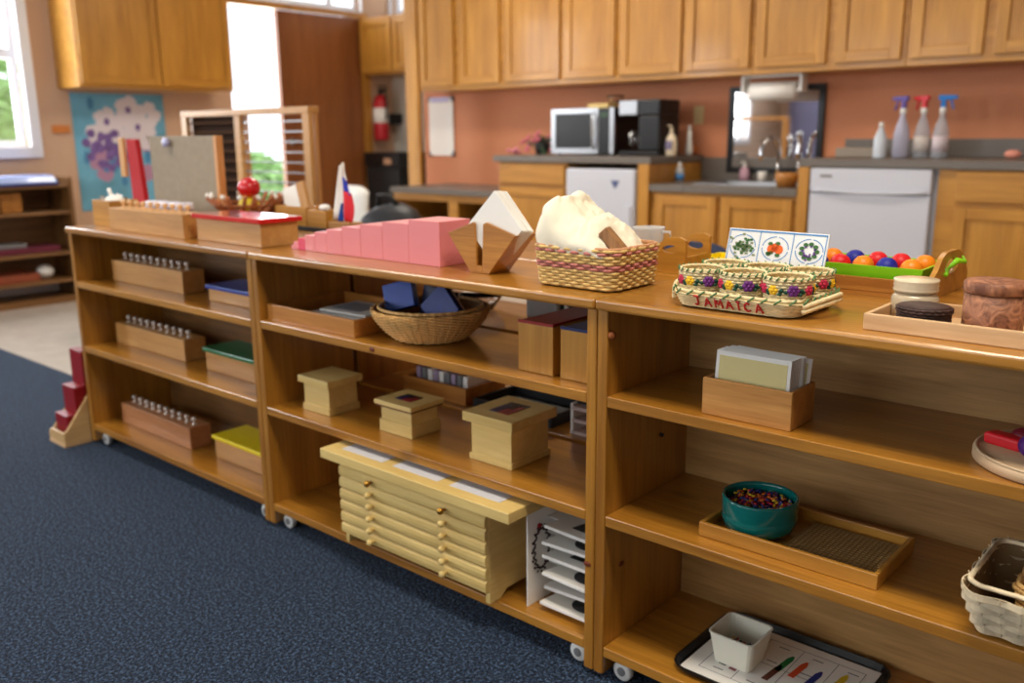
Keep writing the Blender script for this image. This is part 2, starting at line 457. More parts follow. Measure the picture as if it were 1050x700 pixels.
# ------------------------------------------------------------------ kitchen
def panel_door(x0, x1, z0, z1, y, st=.055, t=.02):
    mb = MB()
    mb.box(x0, x0+st, y-t, y, z0, z1, 0); mb.box(x1-st, x1, y-t, y, z0, z1, 0)
    mb.box(x0+st, x1-st, y-t, y, z0, z0+st, 1); mb.box(x0+st, x1-st, y-t, y, z1-st, z1, 1)
    mb.box(x0+st, x1-st, y-t*.45, y, z0+st, z1-st, 0)
    return mb
def wall_cab(xa, xb, doors, label):
    xm = (xa+xb)/2
    r = thing('wall_cabinet', label, 'cabinet', (xm, 3.9, 1.36), 0, 'oak wall cabinets over the counters')
    b = MB(); b.box(xa-xm+.001, xb-xm-.001, -.30, -.001, 0, .86)
    b.build('body', M['oakX'], r, bev=.002)
    for (a, c) in doors:
        panel_door(a-xm, c-xm, .035, .84, -.301).build('door', [M['oakZ'], M['oakX']], r, bev=.003)
wall_cab(-5.16, -4.303, [(-5.127, -4.78), (-4.72, -4.335)], 'oak wall cabinet at the left end of the row, above the small whiteboard')
wall_cab(-4.303, -3.344, [(-4.28, -3.803), (-3.763, -3.365)], 'oak wall cabinet directly above the microwave')
wall_cab(-3.344, -2.43, [(-3.325, -2.893), (-2.86, -2.45)], 'oak wall cabinet above the coffee maker and soap bottles')
wall_cab(-2.43, -1.765+.17, [(-2.41, -2.008), (-1.955, -1.62)], 'oak wall cabinet above the mirror and paper towel roll')
wall_cab(-1.595, -.83, [(-1.576, -1.24), (-1.19, -.85)], 'oak wall cabinet above the spray bottles, at the right of the row')
wall_cab(-.83, .05, [(-.81, -.41), (-.37, .03)], 'oak wall cabinet farthest right, past the spray bottles')

# nook cabinet
r = thing('wall_cabinet', 'small oak wall cabinet in the nook above the fire extinguisher', 'cabinet', (-5.85, 4.35, 1.55))
MB().box(-.42, .40, -.38, 0, 0, .46).build('body', M['oakX'], r, bev=.002)
for a, b in ((-.40, -.01), (.01, .39)): panel_door(a, b, .02, .44, -.381).build('door', [M['oakZ'], M['oakX']], r, bev=.003)

# left wall cabinet facing +x
r = thing('wall_cabinet', 'oak wall cabinet on the left wall above the flower poster', 'cabinet', (-6.3, 1.955, 1.36), PI/2)
# local: x along +Y world, y -> -X world ; front at local y = -.35
MB().box(-.555, .555, -.33, 0, 0, .86).build('body', M['oakX'], r, bev=.002)
for a, b in ((-.545, -.005), (.005, .545)): panel_door(a, b, .02, .85, -.331, .05).build('door', [M['oakZ'], M['oakX']], r, bev=.003)

# base units ----------------------------------------------------------
def ctop(xa, xb, z, label, back=True, yf=3.27, t=.04):
    mb = MB(); mb.box(xa, xb, yf, 3.9, z-t, z)
    o = mb.build('countertop', M['counter'], bev=.004)
    tag(o, label, 'countertop')
ctop(-4.12, -2.885, .905, 'grey laminate countertop under the microwave and coffee maker')
ctop(-1.985, .6, .905, 'grey laminate countertop above the white dishwasher')
ctop(-5.165, -4.122, .665, 'low grey laminate countertop below the small whiteboard')
# sink top with a basin
SX0, SX1, SY0, SY1 = -2.66, -2.12, 3.42, 3.78
s = thing('sink_counter', 'lowered grey laminate sink counter between two oak side panels', 'countertop', (-2.43, 3.3, .71))
mb = MB()
X0, X1 = -2.888+2.43, -1.985+2.43
bx0, bx1, by0, by1 = SX0+2.43, SX1+2.43, SY0-3.3, SY1-3.3
mb.box(X0, bx0, -.03, .6, 0, .04); mb.box(bx1, X1, -.03, .6, 0, .04); mb.box(bx0, bx1, -.03, by0, 0, .04); mb.box(bx0, bx1, by1, .6, 0, .04)
mb.build('top', M['counter'], s, bev=.003)
mb = MB(); mb.box(X0, X1, .58, .6, .04, .18); mb.build('backsplash', M['counter'], s, bev=.002)
mb = MB()
mb.add([(bx0, by0, .042), (bx1, by0, .042), (bx1, by1, .042), (bx0, by1, .042), (bx0+.03, by0+.03, -.12), (bx1-.03, by0+.03, -.12), (bx1-.03, by1-.03, -.12), (bx0+.03, by1-.03, -.12)],
       [(0, 1, 5, 4), (1, 2, 6, 5), (2, 3, 7, 6), (3, 0, 4, 7), (4, 5, 6, 7)])
for q in ((bx0-.012, bx1+.012, by0-.012, by0+.004), (bx0-.012, bx1+.012, by1-.004, by1+.012), (bx0-.012, bx0+.004, by0, by1), (bx1-.004, bx1+.012, by0, by1)): mb.box(q[0], q[1], q[2], q[3], .04, .045)
mb.build('basin', M['steel'], s)
mb = MB(); mb.box(-1.98, .6, 3.875, 3.899, .906, 1.0)
tag(mb.build('backsplash', M['counter'], bev=.002), 'grey laminate backsplash strip behind the spray bottles', 'backsplash')

def base_cab(xa, xb, ztop, label, rows, zb=.1, yf=3.3, name='base_cabinet'):
    xm = (xa+xb)/2
    r = thing(name, label, 'cabinet', (xm, 3.6, 0))
    mb = MB(); mb.box(xa-xm, xb-xm, yf-3.6, .299, zb, ztop-.001); mb.box(xa-xm, xb-xm, yf-3.6+.06, .299, 0, zb)
    mb.build('body', M['oakX'], r, bev=.002)
    for kind, a, b, c, d_ in rows:
        if kind == 'door': panel_door(a-xm, b-xm, c, d_, yf-3.601).build('door', [M['oakZ'], M['oakX']], r, bev=.003)
        else: MB().box(a-xm, b-xm, yf-3.621, yf-3.601, c, d_).build('drawer', M['oakX'], r, bev=.005)
    return r
base_cab(-4.09, -3.51, .865, 'oak drawer and door cabinet left of the small white fridge', [('drawer', -4.075, -3.525, .725, .85), ('door', -4.075, -3.525, .12, .70)])
base_cab(-2.885, -1.985, .71, 'oak double-door cabinet under the lowered sink', [('door', -2.85, -2.455, .12, .69), ('door', -2.42, -2.01, .12, .69)])
base_cab(-1.30, -.42, .865, 'oak cabinet with drawers and doors right of the dishwasher', [('drawer', -1.215, -.84, .715, .855), ('drawer', -.80, -.44, .715, .855), ('door', -1.215, -.84, .12, .69), ('door', -.80, -.44, .12, .69)])
base_cab(-.418, .58, .865, 'oak cabinet farthest right along the counter, past the drawers', [('drawer', -.40, .05, .715, .855), ('drawer', .09, .56, .715, .855), ('door', -.40, .05, .12, .69), ('door', .09, .56, .12, .69)])
for xa, xb, lab in ((-2.968, -2.893, 'tall oak side panel between the small fridge and the sink'), (-1.980, -1.925, 'tall oak side panel between the sink and the dishwasher')):
    tag(MB().box(xa, xb, 3.27, 3.899, 0, .864).build('side_panel', M['oakZ'], bev=.002), lab, 'panel')
# low open cabinet
r = thing('open_cabinet', 'low open-fronted oak cabinet under the low grey countertop', 'cabinet', (-4.64, 3.6, 0))
xm = -4.64
mb = MB(); mb.box(-.52, -.50, -.3, .299, .0, .62); mb.box(.50, .52, -.3, .299, 0, .62); mb.box(-.5, .5, .28, .299, 0, .62)
mb.box(-.5, .5, -.28, .28, .08, .10); mb.box(.06, .08, -.28, .28, .1, .6)
mb.build('body', M['oakZ'], r, bev=.002)
mb = MB(); mb.box(-.5, .06, -.302, -.282, .575, .623); mb.box(.15, .5, -.302, -.282, .575, .623); mb.box(.06, .15, -.302, -.282, .08, .623); mb.box(-.5, .06, -.302, -.282, 0, .08); mb.box(.15, .5, -.302, -.282, 0, .08)
mb.build('face_frame', M['oakX'], r, bev=.002)
for i, (x, zz, c, lab) in enumerate(((-4.30, .35, 'grey', 'grey storage bin inside the low open cabinet, right half'), (-4.95, .30, 'blackm', 'dark storage bin inside the low open cabinet, left half'))):
    q = thing('storage_bin', lab, 'bin', (x, 3.6, .101))
    mb = MB(); mb.taper(-.12, .12, -.18, .18, 0, zz-.03, .015); mb.build('tub', M[c], q, bev=.01)
    MB().box(-.14, .14, -.2, .2, zz-.03, zz-.01).build('lid', M['paper'] if c == 'grey' else M['grey'], q, bev=.005)

# mini fridge
r = thing('mini_fridge', 'small white fridge under the counter below the microwave', 'fridge', (-3.235, 3.55, 0))
MB().box(-.255, .255, -.24, .30, .03, .83).build('body', M['appliance'], r, bev=.008)
MB().box(-.255, .255, -.295, -.245, .05, .832).build('door', M['appliance'], r, bev=.012)
MB().box(.19, .235, -.305, -.294, .5, .62).build('handle', M['appliance'], r, bev=.004)
mb = MB()
mb.prism([(.085, .765), (.15, .765), (.1175, .715)], 'y', -.2975, -.295); mb.build('badge', mat('badge blue grey', (84, 96, 138), .4), r)
mb = MB()
for x in (-.2, .2):
    for y in (-.2, .25): mb.cyl((x, y, 0), .02, .03)
mb.build('foot', M['black'], r)

# dishwasher
r = thing('dishwasher', 'white built-in dishwasher under the right countertop', 'dishwasher', (-1.6125, 3.55, 0))
MB().box(-.305, .305, -.22, .33, .1, .862).build('body', M['appliance'], r)
MB().box(-.303, .29, -.275, -.222, .12, .735).build('door', M['appliance'], r, bev=.006)
MB().box(-.303, .29, -.28, -.222, .74, .86).build('control_panel', M['appliance'], r, bev=.006)
mb = MB(); mb.tube([(-.27+.54*i/12, -.283-.012*math.sin(PI*i/12), .752-.008*math.sin(PI*i/12)) for i in range(13)], .008); mb.build('handle', M['appliance'], r)
MB().box(-.25, -.19, -.2825, -.28, .815, .828).build('badge', M['grey'], r)
MB().box(-.28, .28, -.19, -.17, 0, .1).build('kick_plate', M['grey'], r)

# microwave
r = thing('microwave', 'silver and black microwave on the counter', 'microwave', (-3.55, 3.68, .906))
mb = MB(); mb.box(-.25, .25, -.155, .2, .01, .295); mb.build('case', M['black'], r, bev=.005)
mb = MB(); mb.box(-.25, -.215, -.185, -.156, .01, .295); mb.box(.075, .13, -.185, -.156, .01, .295); mb.box(-.215, .075, -.185, -.156, .01, .045); mb.box(-.215, .075, -.185, -.156, .26, .295)
mb.build('door_frame', M['steel'], r, bev=.003)
MB().box(-.215, .075, -.18, -.156, .045, .26).build('door_window', M['black'], r)
MB().tube([(.10, -.19, .04), (.10, -.205, .07), (.10, -.205, .235), (.10, -.19, .265)], .008).build('handle', M['chrome'], r)
MB().box(.131, .215, -.183, -.156, .01, .295).build('control_panel', M['black'], r, bev=.002)
MB().box(.145, .2, -.185, -.183, .235, .265).build('display', mat('dim green display', (40, 70, 40), .3), r)
MB().box(.216, .25, -.185, -.156, .01, .295).build('trim', M['steel'], r, bev=.002)
mb = MB()
for x in (-.22, .22):
    for y in (-.13, .17): mb.cyl((x, y, 0), .012, .012)
mb.build('foot', M['black'], r)
# things on the microwave
o = MB().box(-.08, .08, -.06, .06, 0, .028).build('box', M['creamX'], loc=(-3.50, 3.66, 1.2015), bev=.002); o.name = 'flat_box'
tag(o, 'flat pale wooden box lying on top of the microwave', 'box')
o = MB().lathe([(.02, 0), (.035, .005), (.05, .035), (.055, .05), (.05, .05), (.045, .035), (.03, .01), (.0001, .01)], seg=20).build('bowl', M['glass'], loc=(-3.43, 3.70, 1.231)); tag(o, 'small glass bowl on the box on the microwave', 'bowl')

# coffee maker
r = thing('coffee_maker', 'black coffee maker with steel front beside the microwave', 'coffee maker', (-3.085, 3.6, .906))
mb = MB(); mb.box(-.165, .125, -.12, .12, 0, .03); mb.box(-.02, .125, -.12, .12, .03, .24); mb.box(-.165, .125, -.12, .12, .24, .335)
mb.build('body', M['black'], r, bev=.01)
MB().box(-.16, -.03, -.128, -.12, .245, .33).build('front_plate', M['steel'], r, bev=.003)
MB().lathe([(.001, 0), (.05, 0), (.062, .03), (.06, .09), (.045, .13), (.043, .13), (.057, .09), (.059, .03), (.048, .004), (.001, .004)], (-.095, 0, .032), 24).build('carafe', M['glass'], r)
MB().tube([(-.095, -.06, .06), (-.095, -.1, .07), (-.095, -.1, .13), (-.095, -.05, .15)], .008).build('carafe_handle', M['steel'], r)

# flowers in a dark pot
r = thing('flower_pot', 'dark pot of pink flowers on the counter left of the microwave', 'plant', (-3.98, 3.62, .906))
MB().lathe([(.03, 0), (.045, .01), (.055, .07), (.05, .075), (.001, .07)], seg=20).build('pot', M['blackm'], r)
mb = MB(); rn = random.Random(3)
pts = []
for i in range(26):
    a = rn.random()*6.28; q = rn.random()*.09; p = (math.cos(a)*q*1.5-.035, math.sin(a)*q, .05+rn.random()*.11-.5*q); pts.append(p)
    mb.tube([(0, 0, .06), (p[0]*.6, p[1]*.6, p[2]*.8+.02), p], .002, 5)
mb.build('stem', mat('dark leaf', (46, 66, 34), .7), r)
mb = MB()
for p in pts[:17]:
    for k in range(5):
        a = k*1.256; mb.ball((p[0]+.013*math.cos(a), p[1]+.008*math.sin(a), p[2]+.01*math.sin(a+1)), .012, 0, 1, .6, .7, 8, 5)
mb.build('blossom', mat('pink petals', (214, 110, 132), .7), r)
mb = MB()
for p in pts[12:]: mb.ball((p[0]*.8+.04, p[1], p[2]*.8), .022, 0, 1.3, .5, .7, 8, 5)
mb.build('leaf', mat('dark leaf 2', (40, 62, 34), .6), r)
o = MB()
for i in range(9):
    a = i*.7; o.ball((.03*math.cos(a)*(i % 3)*.8, .02*math.sin(a)*(i % 3), .016+.012*(i//4)), .018, 0, 1, .8, .7, 8, 5)
tag(o.build('silk_flower', mat('pale pink petals', (226, 140, 156), .7), loc=(-4.08, 3.45, .906)), 'loose pink silk flower lying at the counter end by the pot', 'flower')

# bottles, soap
def bottle(name, label, loc, prof, m, cap=None, capm=None, group=None, extra=None, cat='bottle'):
    r = thing(name, label, cat, loc, 0, group)
    MB().lathe(prof, seg=20, sy=.7).build('bottle_body', m, r)
    if cap: cap.build('cap', capm, r)
    return r
cream = mat('cream soap bottle', (222, 206, 178), .35)
c = MB(); c.cyl((0, 0, .135), .011, .03); c.tube([(0, 0, .165), (0, 0, .18), (-.03, 0, .178)], .005)
q = bottle('soap_bottle', 'cream pump soap bottle with a dark label on the counter end', (-2.915, 3.55, .906), [(.001, 0), (.034, 0), (.038, .01), (.04, .07), (.032, .11), (.012, .135), (.001, .136)], cream, c, cream)
o = MB(); o.box(-.022, .022, -.032, -.0275, .04, .09); o.build('soap_label', mat('soap sticker', (120, 112, 140), .5), q)
c = MB(); c.cyl((0, 0, .15), .008, .03)
bottle('lotion_bottle', 'slim white bottle beside the cream soap bottle', (-2.90, 3.74, .906), [(.001, 0), (.02, 0), (.024, .02), (.016, .09), (.012, .15), (.001, .15)], M['white'], c, M['white'])
mb = MB(); mb.lathe([(.001, 0), (.026, 0), (.034, .055), (.03, .055), (.023, .004), (.001, .004)], seg=20)
o = mb.build('cup', mat('orange brown cup', (190, 112, 60), .5), loc=(-2.925, 3.83, .906)); o.name = 'small_cup'; tag(o, 'small orange brown cup at the back corner of the counter end', 'cup')
o = MB().box(-.035, .035, -.006, 0, -.055, .055).build('outlet_plate', mat('ivory plate', (214, 190, 140), .5), loc=(-2.93, 3.899, 1.15), bev=.003); tag(o, 'ivory outlet plate on the wall above the soap bottles', 'outlet')
c = MB(); c.cyl((0, 0, .095), .01, .022); 
q = bottle('pump_bottle', 'clear pump bottle with blue label at the left of the sink', (-2.85, 3.55, .751), [(.001, 0), (.026, 0), (.028, .07), (.02, .09), (.009, .097), (.001, .097)], M['plglass'], c, M['white'])
MB().lathe([(.0275, .012), (.0285, .05)], seg=20, sy=.72).build('bottle_label', mat('label blue', (70, 132, 190), .5), q)
c = MB(); c.cyl((0, 0, .085), .01, .02); c.tube([(0, 0, .1), (0, 0, .115), (-.025, 0, .113)], .004)
bottle('pump_bottle', 'pink pump bottle left of the faucets', (-2.57, 3.84, .751), [(.001, 0), (.03, 0), (.034, .03), (.028, .07), (.01, .087), (.001, .087)], mat('pink soap', (190, 150, 168), .3), c, M['white'])
o = MB().lathe([(.001, 0), (.022, 0), (.028, .06), (.024, .06), (.018, .004), (.001, .004)], seg=18).build('cup', M['white'], loc=(-2.44, 3.81, .752)); o.name = 'small_cup'; tag(o, 'small white cup behind the sink basin', 'cup')
o = MB().lathe([(.001, 0), (.05, 0), (.062, .05), (.06, .075), (.054, .075), (.05, .02), (.001, .012)], seg=24).build('wooden_bowl', M['trayX'], loc=(-2.10, 3.40, .751)); tag(o, 'brown wooden bowl at the right end of the sink counter', 'bowl')

def faucet(x, y, label, h, reach, dx):
    r = thing('faucet', label, 'faucet', (x, y, .752), 0)
    MB().cyl((0, 0, 0), .024, .03).build('base', M['chrome'], r)
    pts = [(0, 0, .03), (0, 0, h*.62)]
    for i in range(9):
        a = PI*i/8; pts.append((dx*reach*(1-math.cos(a))/2, -reach*(1-math.cos(a))/2, h*.62+h*.38*math.sin(a)))
    pts.append((pts[-1][0], pts[-1][1], h*.5))
    MB().tube(pts, .014, 10).build('spout', M['chrome'], r)
    MB().tube([(0, 0, .04), (.05, 0, .055)], .007).build('lever', M['chrome'], r)
faucet(-2.34, 3.81, 'chrome gooseneck faucet on the left behind the sink', .26, .11, -.55)
faucet(-2.22, 3.82, 'chrome gooseneck faucet on the right behind the sink', .28, .12, .35)

# mirror with black frame leaning on wall
r = thing('wall_mirror', 'black framed mirror on the wall behind the faucets', 'mirror', (-2.4135, 3.899, .80))
mb = MB(); W, H, f = .3, .51, .035
mb.box(-W, -W+f, -.025, 0, 0, H); mb.box(W-f, W, -.025, 0, 0, H); mb.box(-W+f, W-f, -.025, 0, 0, f); mb.box(-W+f, W-f, -.025, 0, H-f, H)
mb.build('frame', M['black'], r, bev=.003)
MB().box(-W+f, W-f, -.012, -.002, f, H-f).build('mirror_glass', M['mirror'], r)

# paper towel
r = thing('paper_towel_holder', 'white paper towel holder under the wall cabinet', 'paper towel holder', (-2.35, 3.71, 1.36))
mb = MB(); mb.box(-.18, .18, -.04, .04, -.014, 0); mb.box(-.185, -.165, -.04, .04, -.10, 0); mb.box(.165, .185, -.04, .04, -.10, 0)
mb.build('bracket', M['white'], r, bev=.006)
MB().cyl((-.165, 0, -.09), .012, .33, 'x').build('rod', M['white'], r)
o = MB().lathe([(.015, 0), (.05, .002), (.05, .268), (.015, .27)], (-.135, 0, 0), 28, axis='x').build('paper_towel_roll', M['paper'], loc=(-2.35, 3.71, 1.27)); tag(o, 'white paper towel roll on the holder above the mirror', 'paper towel')

# spray bottles
def spray(loc, label, hm, bm, liq, rz=0):
    r = thing('spray_bottle', label, 'spray bottle', loc, rz, 'spray bottles on the right counter'); r.scale = (.96, .96, 1.08)
    MB().lathe([(.001, 0), (.037, 0), (.04, .01), (.04, .11), (.03, .15), (.014, .19), (.013, .215), (.001, .215)], seg=20).build('bottle_body', bm, r)
    mb = MB(); mb.cyl((0, 0, .205), .016, .025)
    mb.build('collar', M['white'], r)
    mb = MB(); mb.prism([(-.013, .23), (.013, .23), (.010, .262), (.052, .266), (.052, .284), (-.022, .286), (-.028, .268), (-.012, .260)], 'y', -.010, .010)
    mb.prism([(.030, .264), (.040, .264), (.052, .222), (.045, .220)], 'y', -.006, .006)
    mb.prism([(.05, .268), (.065, .266), (.065, .282), (.05, .282)], 'y', -.009, .009)
    mb.build('trigger_head', hm, r, bev=.002)
    if liq: MB().lathe([(.0402, .03), (.0408, .1)], seg=20).build('bottle_label', liq, r)
clearb = mat('hazy plastic', (206, 212, 222), .2, alpha=.45)
spray((-1.585, 3.60, .906), 'lavender spray bottle with a purple and white head, left of the red one', mat('violet plastic', (90, 70, 150), .4), mat('lavender liquid', (200, 200, 222), .3, alpha=.8), None, 2.9)
spray((-1.49, 3.62, .906), 'clear spray bottle with a red head', mat('red plastic', (206, 30, 44), .4), clearb, mat('spray label', (214, 206, 200), .6), 2.8)
spray((-1.40, 3.62, .906), 'clear spray bottle with a bright blue head', mat('sky blue plastic', (20, 116, 200), .4), clearb, mat('spray label 2', (214, 200, 206), .6), .1)
c = MB(); c.cyl((0, 0, .15), .012, .03)
bottle('cleaner_bottle', 'small white bottle left of the spray bottles', (-1.655, 3.50, .906), [(.001, 0), (.03, 0), (.032, .01), (.032, .1), (.014, .145), (.012, .15), (.001, .15)], mat('whitish plastic', (206, 214, 224), .3), c, M['white'])
o = MB().box(-.11, .11, -.06, .06, 0, .05).build('storage_tray', mat('grey beige plastic', (150, 138, 124), .6), loc=(-1.81, 3.65, .906), bev=.006); tag(o, 'low grey box on the counter above the dishwasher', 'box')
o = MB().ball((0, 0, .022), .03, 0, 1.3, .9, .7).build('sponge', mat('pink sponge', (226, 150, 130), .8), loc=(-1.06, 3.60, .906)); tag(o, 'pink sponge on the counter at the right edge', 'sponge')

# small whiteboard
r = thing('whiteboard', 'small white board with dark corners on the terracotta wall', 'whiteboard', (-5.23, 3.899, .88))
MB().box(-.135, .135, -.012, 0, 0, .45).build('board', M['paper'], r, bev=.004)
mb = MB()
for sx in (-1, 1):
    for z in (0, .45):
        zz = (z-.035, z+.004) if z else (z-.004, z+.035)
        mb.box(sx*.14-.012 if sx > 0 else -.14, sx*.14 if sx > 0 else -.128, -.016, .0, *zz)
        mb.box(*sorted((sx*.14, sx*.11)), -.016, 0, *( (z-.008, z+.004) if z else (-.004, .008)))
mb.build('corner_clip', mat('dark corner', (66, 62, 84), .5), r)
MB().box(-.1, .1, -.02, -.012, .415, .452).build('marker_tray', mat('lavender plastic', (190, 184, 220), .5), r, bev=.003)

# nook: paper, extinguisher, black bin
o = MB().box(-.2, .19, -.004, 0, 0, .62).build('paper_sheet', mat('notice paper', (222, 218, 204), .8), loc=(-6.20, 4.348, .90)); tag(o, 'large white paper sheet on the nook wall behind the fire extinguisher', 'paper')
r = thing('fire_extinguisher', 'red fire extinguisher hanging in the nook beside the door', 'fire extinguisher', (-6.21, 4.12, 1.00))
r.scale = (1.12, 1, 1.15)
MB().lathe([(.001, 0), (.058, .0), (.062, .02), (.062, .27), (.045, .32), (.02, .34), (.001, .34)], seg=24).build('cylinder', mat('extinguisher red', (186, 30, 40), .35), r)
MB().lathe([(.0625, .13), (.0632, .24)], seg=24).build('instruction_label', M['paper'], r)
mb = MB(); mb.cyl((0, 0, .34), .016, .035); mb.box(-.02, .08, -.008, .008, .37, .382); mb.box(-.02, .075, -.008, .008, .395, .405)
mb.build('valve', M['black'], r)
mb = MB(); mb.tube([(.02, 0, .36), (.08, -.02, .36), (.1, -.03, .28), (.095, -.03, .15)], .009, 8); mb.build('hose', M['black'], r)
mb = MB(); mb.box(-.03, .03, .063, .222, .12, .2); mb.build('wall_bracket', M['blackm'], r)
r = thing('shredder', 'black office bin standing in the nook below the extinguisher', 'bin', (-5.98, 4.08, 0))
MB().taper(-.2, .2, -.16, .16, 0, .78, .015).build('bin_body', M['blackm'], r, bev=.012)
MB().box(-.225, .225, -.18, .18, .782, .9).build('head', M['black'], r, bev=.012)
MB().box(.04, .13, -.186, -.18, .8, .85).build('sticker', mat('tan sticker', (180, 140, 110), .6), r)

# left wall: poster, wood block, bookcase
r = thing('poster', 'blue poster of white blossoms and purple grapes on the left wall', 'poster', (-6.298, 1.80, .55))
MB().box(0, .004, -.33, .33, 0, .79).build('sheet', mat('poster blue', (110, 176, 206), .7, vary=.2, bscale=5), r)
mb = MB(); rn = random.Random(11)
def blob(mb, y, z, ry, rz_, x=.0045, n=14, irr=.18, mi=0):
    pts = [(x, y+ry*math.cos(2*PI*k/n)*(1+rn.uniform(-irr, irr)), z+rz_*math.sin(2*PI*k/n)*(1+rn.uniform(-irr, irr))) for k in range(n)]
    mb.add(pts, [tuple(range(n))], mi)
for y, z in ((-.10, .60), (.06, .68), (.12, .56), (-.16, .5), (.20, .64), (.0, .56)):
    for k in range(5): blob(mb, y+.055*math.cos(k*1.257), z+.055*math.sin(k*1.257), .045, .045, .0045+.0001*k)
for k in range(8): blob(mb, rn.uniform(-.2, .2), rn.uniform(.45, .6), .06, .05, .0043)
mb.build('white_print', mat('poster white', (226, 220, 228), .7), r)
mb = MB()
for k in range(26): blob(mb, rn.gauss(-.13, .075), rn.gauss(.40, .07), .03, .03, .0052+.00002*k)
for y, z in ((-.10, .60), (.06, .68), (.12, .56)): blob(mb, y, z, .02, .025, .0062)
mb.build('purple_print', mat('poster purple', (122, 96, 160), .7, vary=.3, bscale=30), r)
mb = MB()
for k in range(8): blob(mb, rn.uniform(-.2, .25), rn.uniform(.15, .45), .06, .05, .0041+.00002*k)
mb.build('pink_print', mat('poster pink', (182, 140, 170), .7), r)
mb = MB()
for k in range(9): blob(mb, -.26+k*.062, rn.choice([.3, .72, .36, .2]), .022, .045, .0049+.00003*k)
mb.build('blue_print', mat('poster leaf', (76, 140, 186), .7), r)
o = MB().box(0, .02, -.055, .055, -.025, .025).build('wood_block', mat('orange wood', (206, 126, 60), .5), loc=(-6.3, 1.385, 1.10), bev=.003); tag(o, 'small orange wooden block on the left wall beside the window', 'wall block')

# window light switch-like latch not shown; low bookcase along the left wall, front faces +x
r = thing('bookcase', 'low brown bookcase under the window on the left wall', 'bookcase', (-6.3, .35, 0), PI/2)
HW = .92
mb = MB(); mb.box(-HW, -HW+.022, -.35, 0, .04, .80); mb.build('side_panel', M['darkshelfZ'], r, bev=.002)
mb = MB(); mb.box(HW-.022, HW, -.35, 0, .04, .80); mb.build('side_panel', M['darkshelfZ'], r, bev=.002)
MB().box(-HW+.022, HW-.022, -.345, -.012, .735, .755).build('top_board', M['darkshelfX'], r, bev=.003)
for z in (.135, .312, .57): MB().box(-HW+.022, HW-.022, -.345, -.012, z, z+.02).build('shelf_board', M['darkshelfX'], r, bev=.002)
MB().box(-HW+.022, HW-.022, -.012, 0, .04, .80).build('back_panel', M['darkshelfX'], r)
MB().box(-HW, HW, -.33, -.02, 0, .04).build('plinth', M['darkshelfX'], r)
# light blue tray on top
r = thing('seat_cushion', 'glossy pale blue cushion on top of the low brown bookcase', 'cushion', (-6.11, .55, .7555))
MB().box(-.165, .165, -.6, .64, 0, .012).build('base', M['navy'], r, bev=.004)
MB().taper(-.165, .165, -.6, .64, .0125, .062, -.02).build('pad', mat('pale blue gloss', (160, 186, 250), .25, coat=.5), r, bev=.012, bseg=3)
def simple_box(name, label, cat, loc, w, d_, h, m, group=None, bev=.003):
    o = MB().box(-w/2, w/2, -d_/2, d_/2, 0, h).build(name, m, loc=loc, bev=bev); tag(o, label, cat, group); return o
def open_tray(name, label, cat, loc, w, d_, h, m, t=.01, rz=0, mi=None, base=.006, group=None):
    r = thing(name, label, cat, loc, rz, group)
    MB().box(-w/2+t, w/2-t, -d_/2+t, d_/2-t, 0, base).build('base', m, r)
    mb = MB(); mb.box(-w/2, w/2, -d_/2, -d_/2+t, 0, h); mb.box(-w/2, w/2, d_/2-t, d_/2, 0, h)
    mb.box(-w/2, -w/2+t, -d_/2+t, d_/2-t, 0, h); mb.box(w/2-t, w/2, -d_/2+t, d_/2-t, 0, h)
    mb.build('rim', m, r, bev=.0015)
    return r
simple_box('wooden_box', 'small brown wooden box on the upper shelf of the brown bookcase', 'box', (-6.12, .93, .5905), .14, .12, .12, M['trayX'])
simple_box('book_stack', 'dark box on the upper shelf of the brown bookcase, left of the small box', 'box', (-6.12, .55, .5905), .2, .3, .06, M['blackm'])
simple_box('maroon_tray', 'maroon and purple flat box on the middle shelf of the brown bookcase', 'box', (-6.13, .93, .3325), .22, .5, .035, mat('maroon', (110, 40, 60), .5))
simple_box('grey_folder', 'grey folded cloth on the maroon box in the brown bookcase', 'cloth', (-6.13, .88, .368), .16, .22, .025, M['grey'])
open_tray('wooden_tray', 'reddish wooden tray on the bottom shelf of the brown bookcase', 'tray', (-6.13, .82, .1555), .24, .42, .05, mat('red brown tray', (150, 76, 48), .5))
o = MB().ball((0, 0, .045), .045, 0, 1, 1.2, .95).build('cotton_ball', M['white'], loc=(-6.08, 1.09, .1555)); tag(o, 'white ball at the right end of the bottom shelf of the brown bookcase', 'ball')

